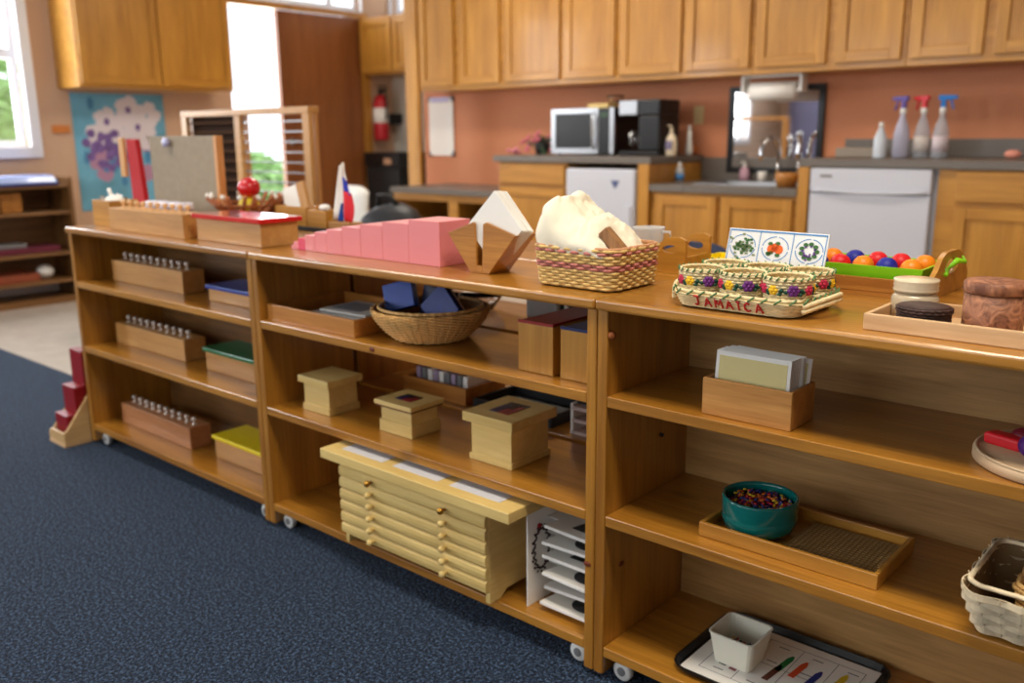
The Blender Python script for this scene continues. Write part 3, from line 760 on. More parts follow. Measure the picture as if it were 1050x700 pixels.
# ------------------------------------------------------------------ storage shelves
ZT, Z1, Z2, Z3 = .7563, .578, .345, .072
def caster(r, x, y):
    c = MB(); c.box(x-.014, x+.014, y-.014, y+.014, .044, .0505); c.box(x-.012, x+.012, y+.0085, y+.0105, .02, .045)
    o = c.build('caster', M['steel'], r)
    w = MB(); w.cyl((x, y-.0085, .0205), .0205, .016, 'y', 24, b=.003); w.build('wheel', M['white'], o)
    w = MB(); w.cyl((x, y-.0105, .0205), .009, .003, 'y', 16); w.build('hub_cap', M['grey'], o)
def storage_shelf(xa, xb, label, y0=0.0, back=True, levels=(Z1, Z2, Z3), topmat=None, casters=True, flip=False, backmat=None):
    L = xb-xa; xc = (xa+xb)/2; t = .0215
    r = thing('storage_shelf', label, 'shelf', (xc, y0, 0))
    h = L/2
    MB().box(-h, -h+t, 0, .30, .012, .7355).build('side_panel', M['shelfZ'], r, bev=.0025)
    MB().box(h-t, h, 0, .30, .012, .7355).build('side_panel', M['shelfZ'], r, bev=.0025)
    MB().box(-h, h, -.010, .305, .736, ZT-.0003).build('top_board', M['shelfX'], r, bev=.005, bseg=3)
    for z in levels:
        MB().box(-h+t+.0005, h-t-.0005, .001, .293, z-.0215, z-.0004).build('shelf_board', M['shelfX'], r, bev=.002)
    if back: MB().box(-h+t+.0005, h-t-.0005, .2935, .2995, .04, .735).build('back_panel', backmat or M['ply'], r)
    if casters:
        for x in (-h+.052, h-.052):
            for y in (.03, .27): caster(r, x, y)
    return r
storage_shelf(-3.073, -2.0085, 'leftmost wooden storage shelf, holding rows of knobbed cylinder blocks', levels=(.575, .353, .075), backmat=M['darkshelfX'])
storage_shelf(-2.0065, -.9195, 'middle wooden storage shelf, holding the wicker bowl and the flat drawer cabinet', back=False)
storage_shelf(-.9175, .168, 'right front wooden storage shelf, holding the teal bowl and the card box')
storage_shelf(-3.45, -2.0085, 'rear wooden storage shelf under the twig bowl and grey board', .3165, True, casters=False)
storage_shelf(-2.0065, -.9195, 'rear wooden storage shelf under the carrier with the clear cup', .3165, False, casters=False)
storage_shelf(-.9175, .168, 'rear wooden storage shelf under the tray of coloured balls', .3165, False, casters=False)
for nm, kx, ky, kz, ax in ((1, -1.545, .0004, .5675, 'y'), (2, -.9345, -.0004, .235, 'y'), (3, -.8957, .060, .225, 'x')):
    par = [o for o in bpy.data.objects if o.name == ('storage_shelf.001' if nm < 3 else 'storage_shelf.002')][0]
    MB().lathe([(.007, 0), (.006, -.0007 if ax == 'y' else .0007), (.001, -.001 if ax == 'y' else .001)], (kx-par.location.x, ky, kz), 12, axis=ax, sx=1.3, sy=.8).build('wood_knot', mat('red brown knot %d' % nm, (112, 48, 22), .5), par)
# round wood plug at the top corner of the right shelf
o = MB().lathe([(.001, 0), (.008, 0), (.0085, .004), (.0055, .010), (.001, .011)], seg=16, axis='x').build('shelf_peg', M['twig'], loc=(-.8966, .010, .690)); tag(o, 'brown wooden peg in the left side panel of the right shelf, near its top', 'peg')
for i, (x, y, z) in enumerate(((-.8958, .10, .545), (-.8958, .19, .455))):
    o = MB().lathe([(.001, 0), (.004, 0), (.004, .006), (.001, .007)], seg=10, axis='x').build('shelf_peg', M['blackm'], loc=(x, y, z))
    tag(o, ('small dark peg below the card box shelf, nearer the front', 'small dark peg low on the left side panel, level with the teal bowl')[i], 'peg')

# cylinder blocks ------------------------------------------------------
def knob_mesh():
    return MB().lathe([(.010, 0), (.010, .001), (.0035, .003), (.0032, .009), (.0075, .014), (.0085, .018), (.0065, .0225), (.001, .024)], seg=14)
knobm = mat('pale metal knob', (226, 216, 206), .3, .3)
def cyl_block(loc, label, km, warm=None, rz=0):
    r = thing('cylinder_block', label, 'cylinder block', loc, rz, 'knobbed wooden cylinder blocks')
    MB().box(0, .452, 0, .075, 0, .07).build('block', warm or M['beechX'], r, bev=.002)
    k0 = None
    for i in range(10):
        x = .03+i*.0435
        if k0 is None: k0 = knob_mesh().build('knob', km, r, (x, .036, .0695))
        else:
            k = k0.copy(); COL.objects.link(k); k.parent = r; k.location = (x, .036, .0695)
    return r
cyl_block((-2.975, .090, .575), 'cylinder block with ten pale knobs on the top level of the left shelf', knobm)
cyl_block((-3.020, .100, .353), 'cylinder block with ten pale knobs on the middle level of the left shelf', knobm)
cyl_block((-2.995, .078, .075), 'cylinder block with ten pale knobs on the bottom level of the left shelf', knobm, wood('rosy beech', (200, 142, 98), (176, 116, 72), 'X', 1.2))
cyl_block((-2.855, .042, ZT), 'cylinder block with light wood knobs on top of the left shelf', mat('light wood knob', (232, 190, 140), .5))

# boxes with coloured lids ------------------------------------------------
def lid_box(loc, label, m, w=.322, d_=.112, h=.06, lt=.013, ov=.007, body=None):
    r = thing('lidded_box', label, 'box', loc, 0, 'long wooden boxes with coloured lids')
    MB().box(0, w, 0, d_, 0, h).build('box_body', body or M['beechX'], r, bev=.002)
    MB().box(-ov, w+ov, -ov, d_+ov, h+.0003, h+lt).build('lid', m, r, bev=.003)
    return r
lid_box((-2.37, .085, .575), 'shallow wooden box with a blue lid on the top level of the left shelf', M['blue'], h=.036, lt=.012)
lid_box((-2.435, .095, .353), 'wooden box with a green lid on the middle level of the left shelf', M['green'], h=.058)
lid_box((-2.425, .095, .075), 'wooden box with a yellow lid on the bottom level of the left shelf', M['yellow'], h=.06)
lid_box((-2.352, .055, ZT), 'long wooden box with a glossy red lid on top of the left shelf', M['red'], h=.062, w=.315, d_=.118, lt=.014, ov=.010)

# red number rods standing in a stand on the carpet ------------------------
r = thing('rod_stand', 'pale wooden stand on the carpet at the left end of the shelves', 'stand', (-3.152, 0, 0))
MB().box(-.062, .062, -.088, .15, 0, .012).build('base', M['paleX'] if 'paleX' in M else M['pale'], r, bev=.002)
MB().prism([(-.086, .0125), (.15, .0125), (.15, .265), (.06, .235), (-.075, .058), (-.086, .052)], 'x', .052, .062).build('side_panel', M['oakX'] if False else wood('stand maple', (214, 178, 124), (192, 152, 98), 'Y', 1, .5), r, bev=.0015)
MB().prism([(-.086, .0125), (.15, .0125), (.15, .245), (.06, .215), (-.075, .045), (-.086, .04)], 'x', -.062, -.052).build('side_panel', wood('stand maple 2', (214, 178, 124), (192, 152, 98), 'Y', 1, .5), r, bev=.0015)
MB().box(-.0515, .0515, -.086, -.076, .0125, .05).build('front_board', wood('stand maple 3', (214, 178, 124), (192, 152, 98), 'X', 1, .5), r, bev=.0015)
for y0, y1, z, lab in ((-.065, -.032, .105, 'shortest dark red rod, standing at the front of the rod stand'), (-.030, .006, .200, 'middle-height dark red rod in the rod stand'), (.008, .044, .322, 'tallest visible dark red rod, standing at the back of the rod stand')):
    o = MB().box(-.046, .046, y0, y1, 0, z-.0125).build('red_rod', M['dred'], loc=(-3.152, 0, .0125), bev=.002)
    tag(o, lab, 'rod', 'dark red rods in the stand')

# ---------------------------------------------------------------- left shelf top
r = thing('wooden_box', 'square wooden box of white tissue at the left end of the shelf top', 'box', (-3.01, .14, ZT))
mb = MB(); w, d_, h, t = .062, .05, .083, .006
mb.box(-w, w, -d_, -d_+t, 0, h); mb.box(-w, w, d_-t, d_, 0, h); mb.box(-w, -w+t, -d_+t, d_-t, 0, h); mb.box(w-t, w, -d_+t, d_-t, 0, h)
mb.build('box_wall', M['oakX'], r, bev=.0015); MB().box(-w+t, w-t, -d_+t, d_-t, 0, .006).build('base', M['oakX'], r)
mb = MB(); rn = random.Random(5)
for i in range(9):
    mb.T = tr(rn.uniform(-.03, .03), rn.uniform(-.02, .02), .05+rn.random()*.035) @ rotm('X', rn.uniform(-.8, .8)) @ rotm('Z', rn.uniform(0, 6)) @ rotm('Y', rn.uniform(-.9, .9))
    n = 5
    vs = [((i_-2)*.012, (j-2)*.012, .006*math.sin(i_*1.9+j*1.3)) for i_ in range(n) for j in range(n)]
    mb.add(vs, [(a*n+b, a*n+b+1, (a+1)*n+b+1, (a+1)*n+b) for a in range(n-1) for b in range(n-1)], 0, True)
mb.T = Matrix.Identity(4)
mb.ball((0, 0, .07), .035, 0, 1.2, 1, .8); mb.tube([(-.02, 0, .09), (-.035, 0, .118)], .006)
o = mb.build('tissue', M['paper'], loc=(-3.01, .14, ZT)); tag(o, 'crumpled white tissue in the square wooden box', 'tissue')
simple_box('wooden_box', 'low wooden box behind the cylinder block on the shelf top', 'box', (-2.985, .24, ZT), .20, .08, .062, M['oakX'])
for i, x in enumerate((-2.845, -2.765, -2.685)):
    r = thing('jar', ('leftmost', 'middle', 'rightmost')[i]+' small glass jar with a pale lavender lid behind the top cylinder block', 'jar', (x, .20, ZT), 0, 'jars with lavender lids')
    MB().lathe([(.001, 0), (.030, 0), (.033, .005), (.033, .06), (.001, .061)], seg=20).build('glass_body', mat('jar contents', (120, 96, 110), .3), r)
    MB().lathe([(.034, .061), (.035, .064), (.035, .082), (.001, .084)], seg=20).build('lid', mat('lavender white', (222, 218, 232), .35), r)

# grey felt board on back shelf
r = thing('felt_board', 'grey board with wooden side edges standing behind the jars', 'board', (-3.02, .40, ZT))
mb = MB(); mb.box(-.215, .225, 0, .012, .012, .29); mb.build('panel', mat('grey green felt', (158, 146, 128), .9, vary=.06, bscale=40), r)
mb = MB(); mb.box(.2255, .243, -.006, .022, 0, .29); mb.build('side_strip', wood('strip', (222, 164, 104), (200, 136, 76), 'Z'), r, bev=.002)
mb = MB(); mb.box(-.215, .225, -.008, .02, 0, .0118); mb.build('bottom_ledge', M['oakX'], r)
MB().box(-.24, .252, -.03, .05, -.0, .0115).build('foot', M['oakX'], r) if False else None
MB().lathe([(.001, 0), (.018, .0), (.012, .015), (.001, .018)], (-.07, -.02, .268), 12, axis='y').build('clip', mat('lavender clip', (176, 176, 214), .4), r)
r = thing('red_binder', 'upright red board with a tan wooden strip, left of the grey board', 'board', (-3.355, .385, ZT))
MB().prism([(-.020, 0), (.075, 0), (.040, .28), (-.030, .28)], 'y', 0, .02).build('red_panel', M['red'] if False else mat('deep red', (186, 20, 34), .45), r, bev=.002)
MB().box(-.068, -.031, -.014, -.0005, .14, .285).build('wood_strip', wood('strip3', (226, 178, 120), (206, 150, 92), 'Z'), r, bev=.002)

# twig bowl with apple
r = thing('twig_bowl', 'brown twig bowl behind the red-lidded box', 'bowl', (-2.70, .455, ZT))
mb = MB(); rn = random.Random(9)
for k in range(34):
    a = k/34*2*PI+rn.uniform(-.05, .05); b = a+rn.choice((-1, 1))*rn.uniform(.15, .45)
    mb.tube([(.05*math.cos(a), .04*math.sin(a), .012), (.105*math.cos((a+b)/2), .085*math.sin((a+b)/2), .04), (.16*math.cos(b), .125*math.sin(b), .083+rn.uniform(-.004, .012))], .0065, 6)
mb.build('twig', M['twig'], r)
for z, q in ((.035, .55), (.062, .78)):
    MB().tube([(.17*q*math.cos(i/32*2*PI), .135*q*math.sin(i/32*2*PI), z) for i in range(32)], .005, 6, closed=True).build('hoop', M['twig'], r)
MB().lathe([(.001, 0), (.055, 0), (.06, .012), (.001, .013)], seg=24, sy=.85).build('base', M['twig'], r)
mb = MB()
for k in range(14):
    a = k/14*2*PI; mb.ball((.155*math.cos(a), .122*math.sin(a), .092), .0085, 0, 1, 1, 1, 8, 6)
mb.build('white_bead', M['paper'], r)
r = thing('toy_apple', 'shiny red apple in the brown twig bowl', 'fruit', (-2.685, .45, .842))
MB().ball((0, 0, .032), .038, 0, 1, 1, .92, 20, 14).build('apple_body', mat('apple red', (206, 16, 28), .15, coat=.6), r)
MB().tube([(0, 0, .064), (.004, 0, .078)], .0025).build('apple_stem', M['twig'], r)
r = thing('toy_fruit', 'yellow green fruit under the red apple in the twig bowl', 'fruit', (-2.685, .445, .79))
MB().ball((0, 0, .027), .034, 0, 1.15, 1, .8, 20, 12).build('fruit_body', mat('lemon', (216, 196, 40), .4), r)
MB().ball((0.04, 0, .027), .006).build('fruit_tip', mat('lemon2', (150, 160, 40), .4), r)

# tray with wooden boxes and flag
open_tray('black_tray', 'shallow black tray under the small flag and wooden boxes', 'tray', (-2.36, .475, ZT), .46, .17, .014, M['blackm'], .006, base=.004)
def small_open_box(loc, label, w, d_, h):
    return open_tray('wooden_box', label, 'box', loc, w, d_, h, M['oakX'], .006, base=.005)
small_open_box((-2.445, .475, ZT+.0045), 'open wooden box holding a white card, on the black tray', .165, .07, .062)
small_open_box((-2.31, .475, ZT+.0045), 'small open wooden box beside the flag on the black tray', .095, .07, .055)
mb = MB(); mb.T = tr(-2.475, .475, ZT+.012) @ rotm('Y', -.22) @ rotm('X', -.12)
mb.box(-.045, .045, -.002, .002, 0, .118); o = mb.build('white_card', M['paper']); tag(o, 'tilted white card standing in the open wooden box', 'card')
mb = MB(); mb.T = tr(-2.398, .478, ZT+.012) @ rotm('Y', -.28)
mb.box(-.02, .02, -.006, .006, 0, .135); o = mb.build('wooden_wedge', M['beechZ'], bev=.002); tag(o, 'leaning strip of wood beside the white card', 'wood piece')
o = MB().ball((0, 0, 0), .018, 0, 1.3, .8, .6).build('cotton_tuft', M['paper'], loc=(-2.31, .475, .822)); tag(o, 'small white tuft on top of the small wooden box by the flag', 'tuft')
r = thing('table_flag', 'small white, blue and red flag on a stick in a wooden base', 'flag', (-2.20, .47, ZT+.0045))
MB().box(-.055, .045, -.028, .028, 0, .024).build('base', M['beechX'], r, bev=.003)
MB().tube([(0, 0, .024), (.0, 0, .203)], .003, 8).build('pole', M['pale'], r)
def flag_part(name, m, fn, n=9, k=5):
    vs = [fn(i/(n-1), j/(k-1)) for i in range(n) for j in range(k)]
    mb = MB(); mb.add(vs, [(a*k+b, a*k+b+1, (a+1)*k+b+1, (a+1)*k+b) for a in range(n-1) for b in range(k-1)], 0, True)
    o = mb.build(name, m, r); md = o.modifiers.new('sol', 'SOLIDIFY'); md.thickness = .0012; return o
wv = lambda z, u: .008*math.sin(z*9+u*5)
flag_part('white_stripe', M['paper'], lambda i, j: (-.002-(.008+.046*i)*j, -.006+wv(i*.1, j)*.6, .203-.165*i-.012*j))
flag_part('white_stripe', M['paper'], lambda i, j: (.002+(.006+.014*i)*j, -.005+wv(i*.1, j)*.5, .203-.045*i-.01*j))
flag_part('blue_stripe', mat('flag blue', (34, 50, 176), .6), lambda i, j: (.002+(.018+.016*i)*j, -.005+wv(i*.1, j+1)*.5, .160-.045*i-.012*j))
flag_part('red_stripe', mat('flag red', (222, 26, 44), .6), lambda i, j: (.002+(.032+.012*math.sin(i*3))*j, -.005+wv(i*.1, j+2)*.5, .118-.09*i-.008*j))
flag_part('blue_corner', mat('flag blue 2', (30, 80, 180), .6), lambda i, j: (-.002-.024*j*i, -.012+wv(i*.1, j)*.5, .080-.055*i))

# pink cubes --------------------------------------------------------------
x = -1.4125
for i in range(10):
    s = .01*(10-i)
    o = MB().box(0, s-.0006, 0, s-.0006, 0, s).build('pink_cube', M['pink2'] if i == 7 else M['pink'], loc=(x-s, .095, ZT), bev=.0012)
    tag(o, ['largest pink cube, at the right end of the row of cubes', 'second largest pink cube, next to the largest one', 'third largest pink cube in the row', 'fourth largest pink cube in the row',
            'fifth largest pink cube in the row', 'sixth largest pink cube in the row', 'fourth smallest pink cube in the row', 'third smallest cube in the row, a deeper crimson pink',
            'second smallest pink cube in the row', 'smallest pink cube, at the left end of the row'][i], 'cube', 'row of pink cubes')
    x -= s

# napkin holder --------------------------------------------------------------
r = thing('napkin_holder', 'wooden faceted napkin holder on the shelf top, right of the pink cubes', 'napkin holder', (-1.285, .085, ZT))
fm = wood('warm bamboo', (200, 140, 56), (164, 104, 30), 'X', 1.4, .35, .3)
def hx(y0, y1, slot, name):
    mb = MB()
    if slot:
        mb.prism([(-.026, 0), (-.008, 0), (-.008, .016), (-.012, .103), (-.016, .107), (-.091, .080)], 'y', y0, y1)
        mb.prism([(-.008, 0), (.008, 0), (.008, .016), (-.008, .016)], 'y', y0, y1)
        mb.prism([(.008, 0), (.026, 0), (.101, .085), (.022, .108), (.012, .104), (.008, .016)], 'y', y0, y1)
    else:
        mb.prism([(-.026, 0), (.026, 0), (.101, .085), (.022, .108), (-.016, .107), (-.091, .080)], 'y', y0, y1)
    return mb.build(name, fm, r, bev=.001)
hx(0, .006, True, 'front_panel'); hx(.062, .068, False, 'back_panel')
MB().prism([(.020, 0), (.026, 0), (.101, .085), (.095, .085)], 'y', .0062, .0618).build('side_panel', fm, r)
MB().prism([(-.020, 0), (-.026, 0), (-.091, .080), (-.085, .080)], 'y', .0062, .0618).build('side_panel', fm, r)
MB().box(-.0195, .0195, .0062, .0618, 0, .006).build('base', fm, r)
npk = M['paper']
for i in range(6):
    mb = MB(); mb.T = tr(-1.250+i*.0006, .0955+i*.0060, .8530-i*.0006) @ rotm('X', -.04) @ rotm('Y', PI/4+.012*(i % 3))
    s = .0548
    mb.box(-s, s, -.0019, .0019, -s, s)
    o = mb.build('paper_napkin', npk, bev=.0012)
    tag(o, 'folded white paper napkin standing cornerwise in the wooden holder', 'napkin', 'white napkins in the wooden holder')

# pink and tan basket with cloth ------------------------------------------------
def path_rr(hx_, hy_, rr, flare):
    return lambda u, t: rrect(hx_+flare*t, hy_+flare*t, rr+flare*t, u)
r = thing('woven_basket', 'rectangular straw basket with pink bands on the shelf top', 'basket', (-1.012, .128, ZT+.003), 0)
pth = path_rr(.090, .076, .022, .008)
mb = MB(); weave(mb, pth, 0, .076, 13, 44, .0026, .0022, only=lambda k: k not in (6, 7, 11)); mb.build('straw_weave', M['straw'], r)
mb = MB(); weave(mb, pth, 0, .076, 13, 44, .0034, .0026, only=lambda k: k in (6, 7)); mb.build('pink_band', M['strawp'], r)
mb = MB(); weave(mb, pth, 0, .076, 13, 44, .0036, .0026, only=lambda k: k == 11); mb.build('pink_band', M['strawp'], r)
mb = MB(); weave(mb, pth, .072, .080, 1, 60, .0012, .0045, hfac=.42); mb.build('rim', mat('tan pink straw', (206, 150, 108), .7, vary=.2, bscale=80), r)
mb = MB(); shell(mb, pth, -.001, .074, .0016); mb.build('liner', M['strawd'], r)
# cloth
def fbm(p, o=4):
    return noise.fractal(Vector(p), .9, 2.1, o)
mb = MB(); NR, NA = 46, 110; vs = []
def hgt(u, v):
    h = .150 if u < -.45 else .150-.075*min(1, (u+.45)/1.3)**.8
    h += .012*math.exp(-((u+.70)/.25)**2)-.004*math.exp(-((u+.1)/.16)**2)+.006*math.exp(-((u-.35)/.2)**2)
    return h-.012*v*v-.045*max(0, (u-.5)/.5)
for i in range(NR+1):
    rho = i/NR
    for j in range(NA):
        (bx_, by_), (na, nb) = rrect(.094, .080, .035, j/NA)
        u, v = rho*bx_/.094, rho*by_/.080
        H_ = hgt(u, v)
        e = (1-rho**4.5)**.55 if rho < 1 else 0
        x, y = rho*bx_, rho*by_
        bul = .012*math.sin(PI*min(1, e))*rho
        x += na*bul*(1.3 if na < 0 else .4); y += nb*bul
        f1 = abs(fbm((x*9+y*4, y*13, .7), 2)); f2 = abs(fbm((x*24, y*20+x*9, 4.7), 2))
        fold = (.009*max(0, .35-f1)/.35+.006*max(0, .25-f2)/.25)
        z = .050+(H_-.050+.012)*e-fold*min(1, e*1.4)+.0015*fbm((x*90, y*90, 2), 2)
        w_ = .010*e
        x += w_*fbm((x*14, y*14, z*22), 2); y += w_*fbm((x*14, z*20, 5), 2)
        vs.append((x, y, z))
mb.add(vs, [(i*NA+j, i*NA+(j+1) % NA, (i+1)*NA+(j+1) % NA, (i+1)*NA+j) for i in range(NR) for j in range(NA)][NA:]+[tuple(NA+k for k in range(NA))], 0, True)
mb.f = [f[::-1] for f in mb.f]
o = mb.build('cotton_cloth', M['cloth'], loc=(-1.014, .128, ZT+.012)); tag(o, 'crumpled cream cotton cloth bag piled in the pink banded basket', 'cloth')
mb = MB(); mb.T = tr(-.922, .092, ZT+.066) @ rotm('Z', .3) @ rotm('Y', -.75)
mb.box(-.01, .01, -.014, .014, 0, .062); o = mb.build('wooden_stick', wood('dull wood', (176, 130, 84), (130, 86, 48), 'Z'), bev=.002); tag(o, 'short flat piece of brown wood poking out of the cream cloth', 'wood piece')
# crate behind and clear cup
r = thing('wooden_crate', 'light wooden carrier with a handle hole behind the basket', 'crate', (-1.03, .385, ZT))
hh = [(-.095, 0), (.095, 0), (.095, .072), (.055, .078), (.035, .086), (-.02, .080), (-.06, .062), (-.095, .050)]
def handle_panel(y0, y1, name):
    # panel with an oval hole, made as two halves around the hole
    mb = MB()
    N = 20; ox, oz, ra, rb = .060, .050, .020, .0085
    outer = [(-.095, 0), (0, 0), (.095, 0), (.095, .045), (.095, .070), (.080, .076), (.058, .075), (.030, .060), (.010, .040), (-.02, .032), (-.095, .030), (-.095, .015)]
    # resample outer by angle
    def hit(a):
        dx, dz = math.cos(a), math.sin(a); best = None
        for i in range(len(outer)):
            (x1, z1), (x2, z2) = outer[i], outer[(i+1) % len(outer)]
            den = dx*(z2-z1)-dz*(x2-x1)
            if abs(den) < 1e-12: continue
            t = ((x1-ox)*(z2-z1)-(z1-oz)*(x2-x1))/den; s_ = ((x1-ox)*dz-(z1-oz)*dx)/den
            if t > 0 and -1e-9 <= s_ <= 1+1e-9: best = t if best is None else min(best, t)
        return (ox+dx*best, oz+dz*best)
    K = 48; A = [2*PI*i/K for i in range(K)]
    O = [hit(a) for a in A]; I = [(ox+ra*math.cos(a), oz+rb*math.sin(a)) for a in A]
    vs = [(p[0], y, p[1]) for y in (y0, y1) for ring in (O, I) for p in ring]
    fs = []
    for i in range(K):
        j = (i+1) % K
        fs += [(i, j, K+j, K+i), (2*K+j, 2*K+i, 3*K+i, 3*K+j), (j, i, 2*K+i, 2*K+j), (K+i, K+j, 3*K+j, 3*K+i)]
    mb.add(vs, fs); return mb.build(name, M['oakX'], r)
handle_panel(-.055, -.046, 'handle_panel'); handle_panel(.046, .055, 'handle_panel')
MB().box(-.095, .095, -.0458, .0458, 0, .008).build('base', M['oakX'], r)
MB().box(-.095, -.087, -.0458, .0458, .0082, .035).build('side_panel', M['oakX'], r); MB().box(.087, .095, -.0458, .0458, .0082, .035).build('side_panel', M['oakX'], r)
r = thing('plastic_cup', 'clear plastic measuring cup standing in the carrier behind the basket', 'cup', (-1.06, .385, ZT+.0085))
MB().lathe([(.001, 0), (.028, 0), (.036, .075), (.038, .078), (.0345, .078), (.026, .003), (.001, .003)], seg=28).build('cup_body', M['plglass'], r)
MB().tube([(.034, 0, .07), (.055, 0, .07), (.058, 0, .055), (.035, 0, .035)], .0035, 8).build('handle', M['plglass'], r)
mb = MB()
for k in range(5):
    a = k*1.2566; mb.tube([(0, 0, 0), (.012*math.cos(a), -.004, .012*math.sin(a))], [.006, .003], 8)
mb.ball((0, 0, 0), .007)
o = mb.build('blue_star', M['blue'], loc=(-1.050, .318, ZT+.050)); tag(o, 'small bright blue star-shaped piece by the clear cup', 'toy')

# JAMAICA straw tray and little baskets -------------------------------------------------
r = thing('straw_tray', 'pale straw tray lettered JAMAICA in red on the shelf top', 'tray', (-.670, .107, ZT+.002), 0)
TX, TY, TR, TF, TH = .103, .080, .028, .013, .027
ptray = path_rr(TX, TY, TR, TF)
mb = MB(); weave(mb, ptray, 0, TH-.004, 9, 70, .0011, .0022); mb.build('palm_weave', M['palm'], r)
mb = MB(); shell(mb, ptray, 0, TH-.003, .0012); mb.build('liner', M['palm'], r)
mb = MB(); weave(mb, ptray, TH-.005, TH+.003, 1, 70, .0012, .004, hfac=.4); mb.build('braided_rim', M['palm'], r)
mb = MB()
for k in range(70):
    if k % 2: continue
    (x, y), (a, b) = ptray(k/70, 1.0); (x2, y2), _ = ptray((k+1.0)/70, 1.0)
    mb.tube([(x+a*.0035, y+b*.0035, TH-.005), (x2+a*.0036, y2+b*.0036, TH+.003)], .0017, 5)
mb.build('green_stitching', M['palmg'], r)
for sgn in (1, -1):
    mb = MB(); X0 = sgn*(TX+.010)
    for off in (0, .004):
        mb.tube([(X0+sgn*(.001+.026*math.sin(PI*i/14)), -.070+.140*i/14, .010+off*2+.012*math.sin(PI*i/14)) for i in range(15)], .0040, 8)
    mb.build('handle', M['palm'], r)
# letters, strokes on a unit cell (w .7, h 1)
GL = {'J': [[(.15, 1), (.75, 1)], [(.48, 1), (.46, .25), (.33, .02), (.12, .12)]],
      'A': [[(.05, 0), (.36, 1), (.68, 0)], [(.18, .38), (.56, .38)]],
      'M': [[(.05, 0), (.12, 1), (.38, .35), (.64, 1), (.72, 0)]],
      'I': [[(.2, 0), (.22, 1)], [(.05, 1), (.4, 1)]],
      'C': [[(.6, .85), (.38, 1), (.14, .75), (.12, .25), (.34, 0), (.62, .15)]]}
mb = MB(); cx = -.066
for k, ch in enumerate('JAMAICA'):
    hh = .0165-(.002 if k else 0)
    for st in GL[ch]:
        pts = []
        for a, b in zip(st[:-1], st[1:]):
            for q in range(4): pts.append((a[0]+(b[0]-a[0])*q/4, a[1]+(b[1]-a[1])*q/4))
        pts.append(st[-1])
        P3 = []
        for (px_, pz) in pts:
            z = .0045+pz*hh; t = z/(TH-.004)
            P3.append((cx+px_*.019, -(TY+TF*t)-.0030, z))
        mb.tube(P3, .0016, 6)
    cx += .0195 if ch != 'I' else .0125
mb.build('lettering', mat('red raffia', (196, 44, 44), .6), r)

def little_basket():
    r = thing('small_basket', '', 'basket', (0, 0, 0), 0, 'six little straw baskets in the JAMAICA tray')
    R0, FL, H = .0345, .0035, .052
    pc = lambda u, t: ((((R0+FL*t)*math.cos(2*PI*u)), ((R0+FL*t)*math.sin(2*PI*u))), (math.cos(2*PI*u), math.sin(2*PI*u)))
    mb = MB(); weave(mb, pc, 0, H, 11, 40, .0007, .0018); mb.build('palm_weave', M['palm'], r)
    mb = MB(); shell(mb, pc, 0, H, .0012); mb.build('liner', M['palm'], r)
    mb = MB(); weave(mb, pc, H-.002, H+.003, 1, 40, .0009, .0026, hfac=.5); mb.build('braided_rim', M['palm'], r)
    mb = MB()
    for k in range(0, 40, 2):
        a, b = 2*PI*k/40, 2*PI*(k+.8)/40
        mb.tube([((R0+FL+.0024)*math.cos(a), (R0+FL+.0024)*math.sin(a), H-.002), ((R0+FL+.0024)*math.cos(b), (R0+FL+.0024)*math.sin(b), H+.004)], .0013, 5)
    mb.build('green_stitching', M['palmg'], r)
    def flower(a0, m, name, s=1.0):
        mb = MB()
        for k in range(6):
            t = k*PI/3; a = a0+.0048*s*math.cos(t)/R0; z = .035+.0048*s*math.sin(t)
            mb.ball(((R0+.0036)*math.cos(a), (R0+.0036)*math.sin(a), z), .0040*s, 0, 1, 1, 1, 8, 6)
        mb.ball(((R0+.0052)*math.cos(a0), (R0+.0052)*math.sin(a0), .035), .0036, 0, 1, 1, 1, 8, 6)
        mb.build(name, m, r)
    leaves = MB()
    for k, (a0, nm) in enumerate(((-130, 0), (-98, 1), (-50, 2), (-8, 0), (28, 1), (74, 2), (118, 0), (160, 1))):
        flower(math.radians(a0), (fl_r, fl_y, fl_p)[nm], ('red_flower', 'yellow_flower', 'purple_flower')[nm], (1, .95, 1.12)[nm])
        for da, dz in ((11, -.005), (-11, -.001), (13, .002)):
            a, b = math.radians(a0+da), math.radians(a0+da*2.1)
            leaves.tube([((R0+.0034)*math.cos(a), (R0+.0034)*math.sin(a), .033+dz), ((R0+.004)*math.cos((a+b)/2), (R0+.004)*math.sin((a+b)/2), .034+dz), ((R0+.0032)*math.cos(b), (R0+.0032)*math.sin(b), .0325-dz*.2)], [.001, .0036, .0008], 6)
    leaves.build('green_leaf', mat('dark green raffia', (20, 70, 50), .6), r)
    return r
fl_r = mat('crimson raffia', (190, 36, 72), .6); fl_y = mat('yellow raffia', (240, 190, 30), .6); fl_p = mat('purple raffia', (104, 38, 120), .6)
b0 = little_basket()
LB = [(-.747, .065, .08, 'little flowered basket at the front left of the JAMAICA tray'), (-.670, .063, -.03, 'little flowered basket at the front centre of the JAMAICA tray'), (-.593, .063, -.06, 'little flowered basket at the front right of the JAMAICA tray'),
      (-.747, .146, 1.0, 'little flowered basket at the back left of the JAMAICA tray'), (-.670, .146, .7, 'little flowered basket at the back centre of the JAMAICA tray'), (-.593, .146, 1.7, 'little flowered basket at the back right of the JAMAICA tray')]
for i, (x, y, a, lab) in enumerate(LB):
    if i == 0: b0.location = (x, y, ZT+.0095); b0.rotation_euler = (0, 0, a); b0['label'] = lab
    else: dup(b0, (x, y, ZT+.0095), a, lab)

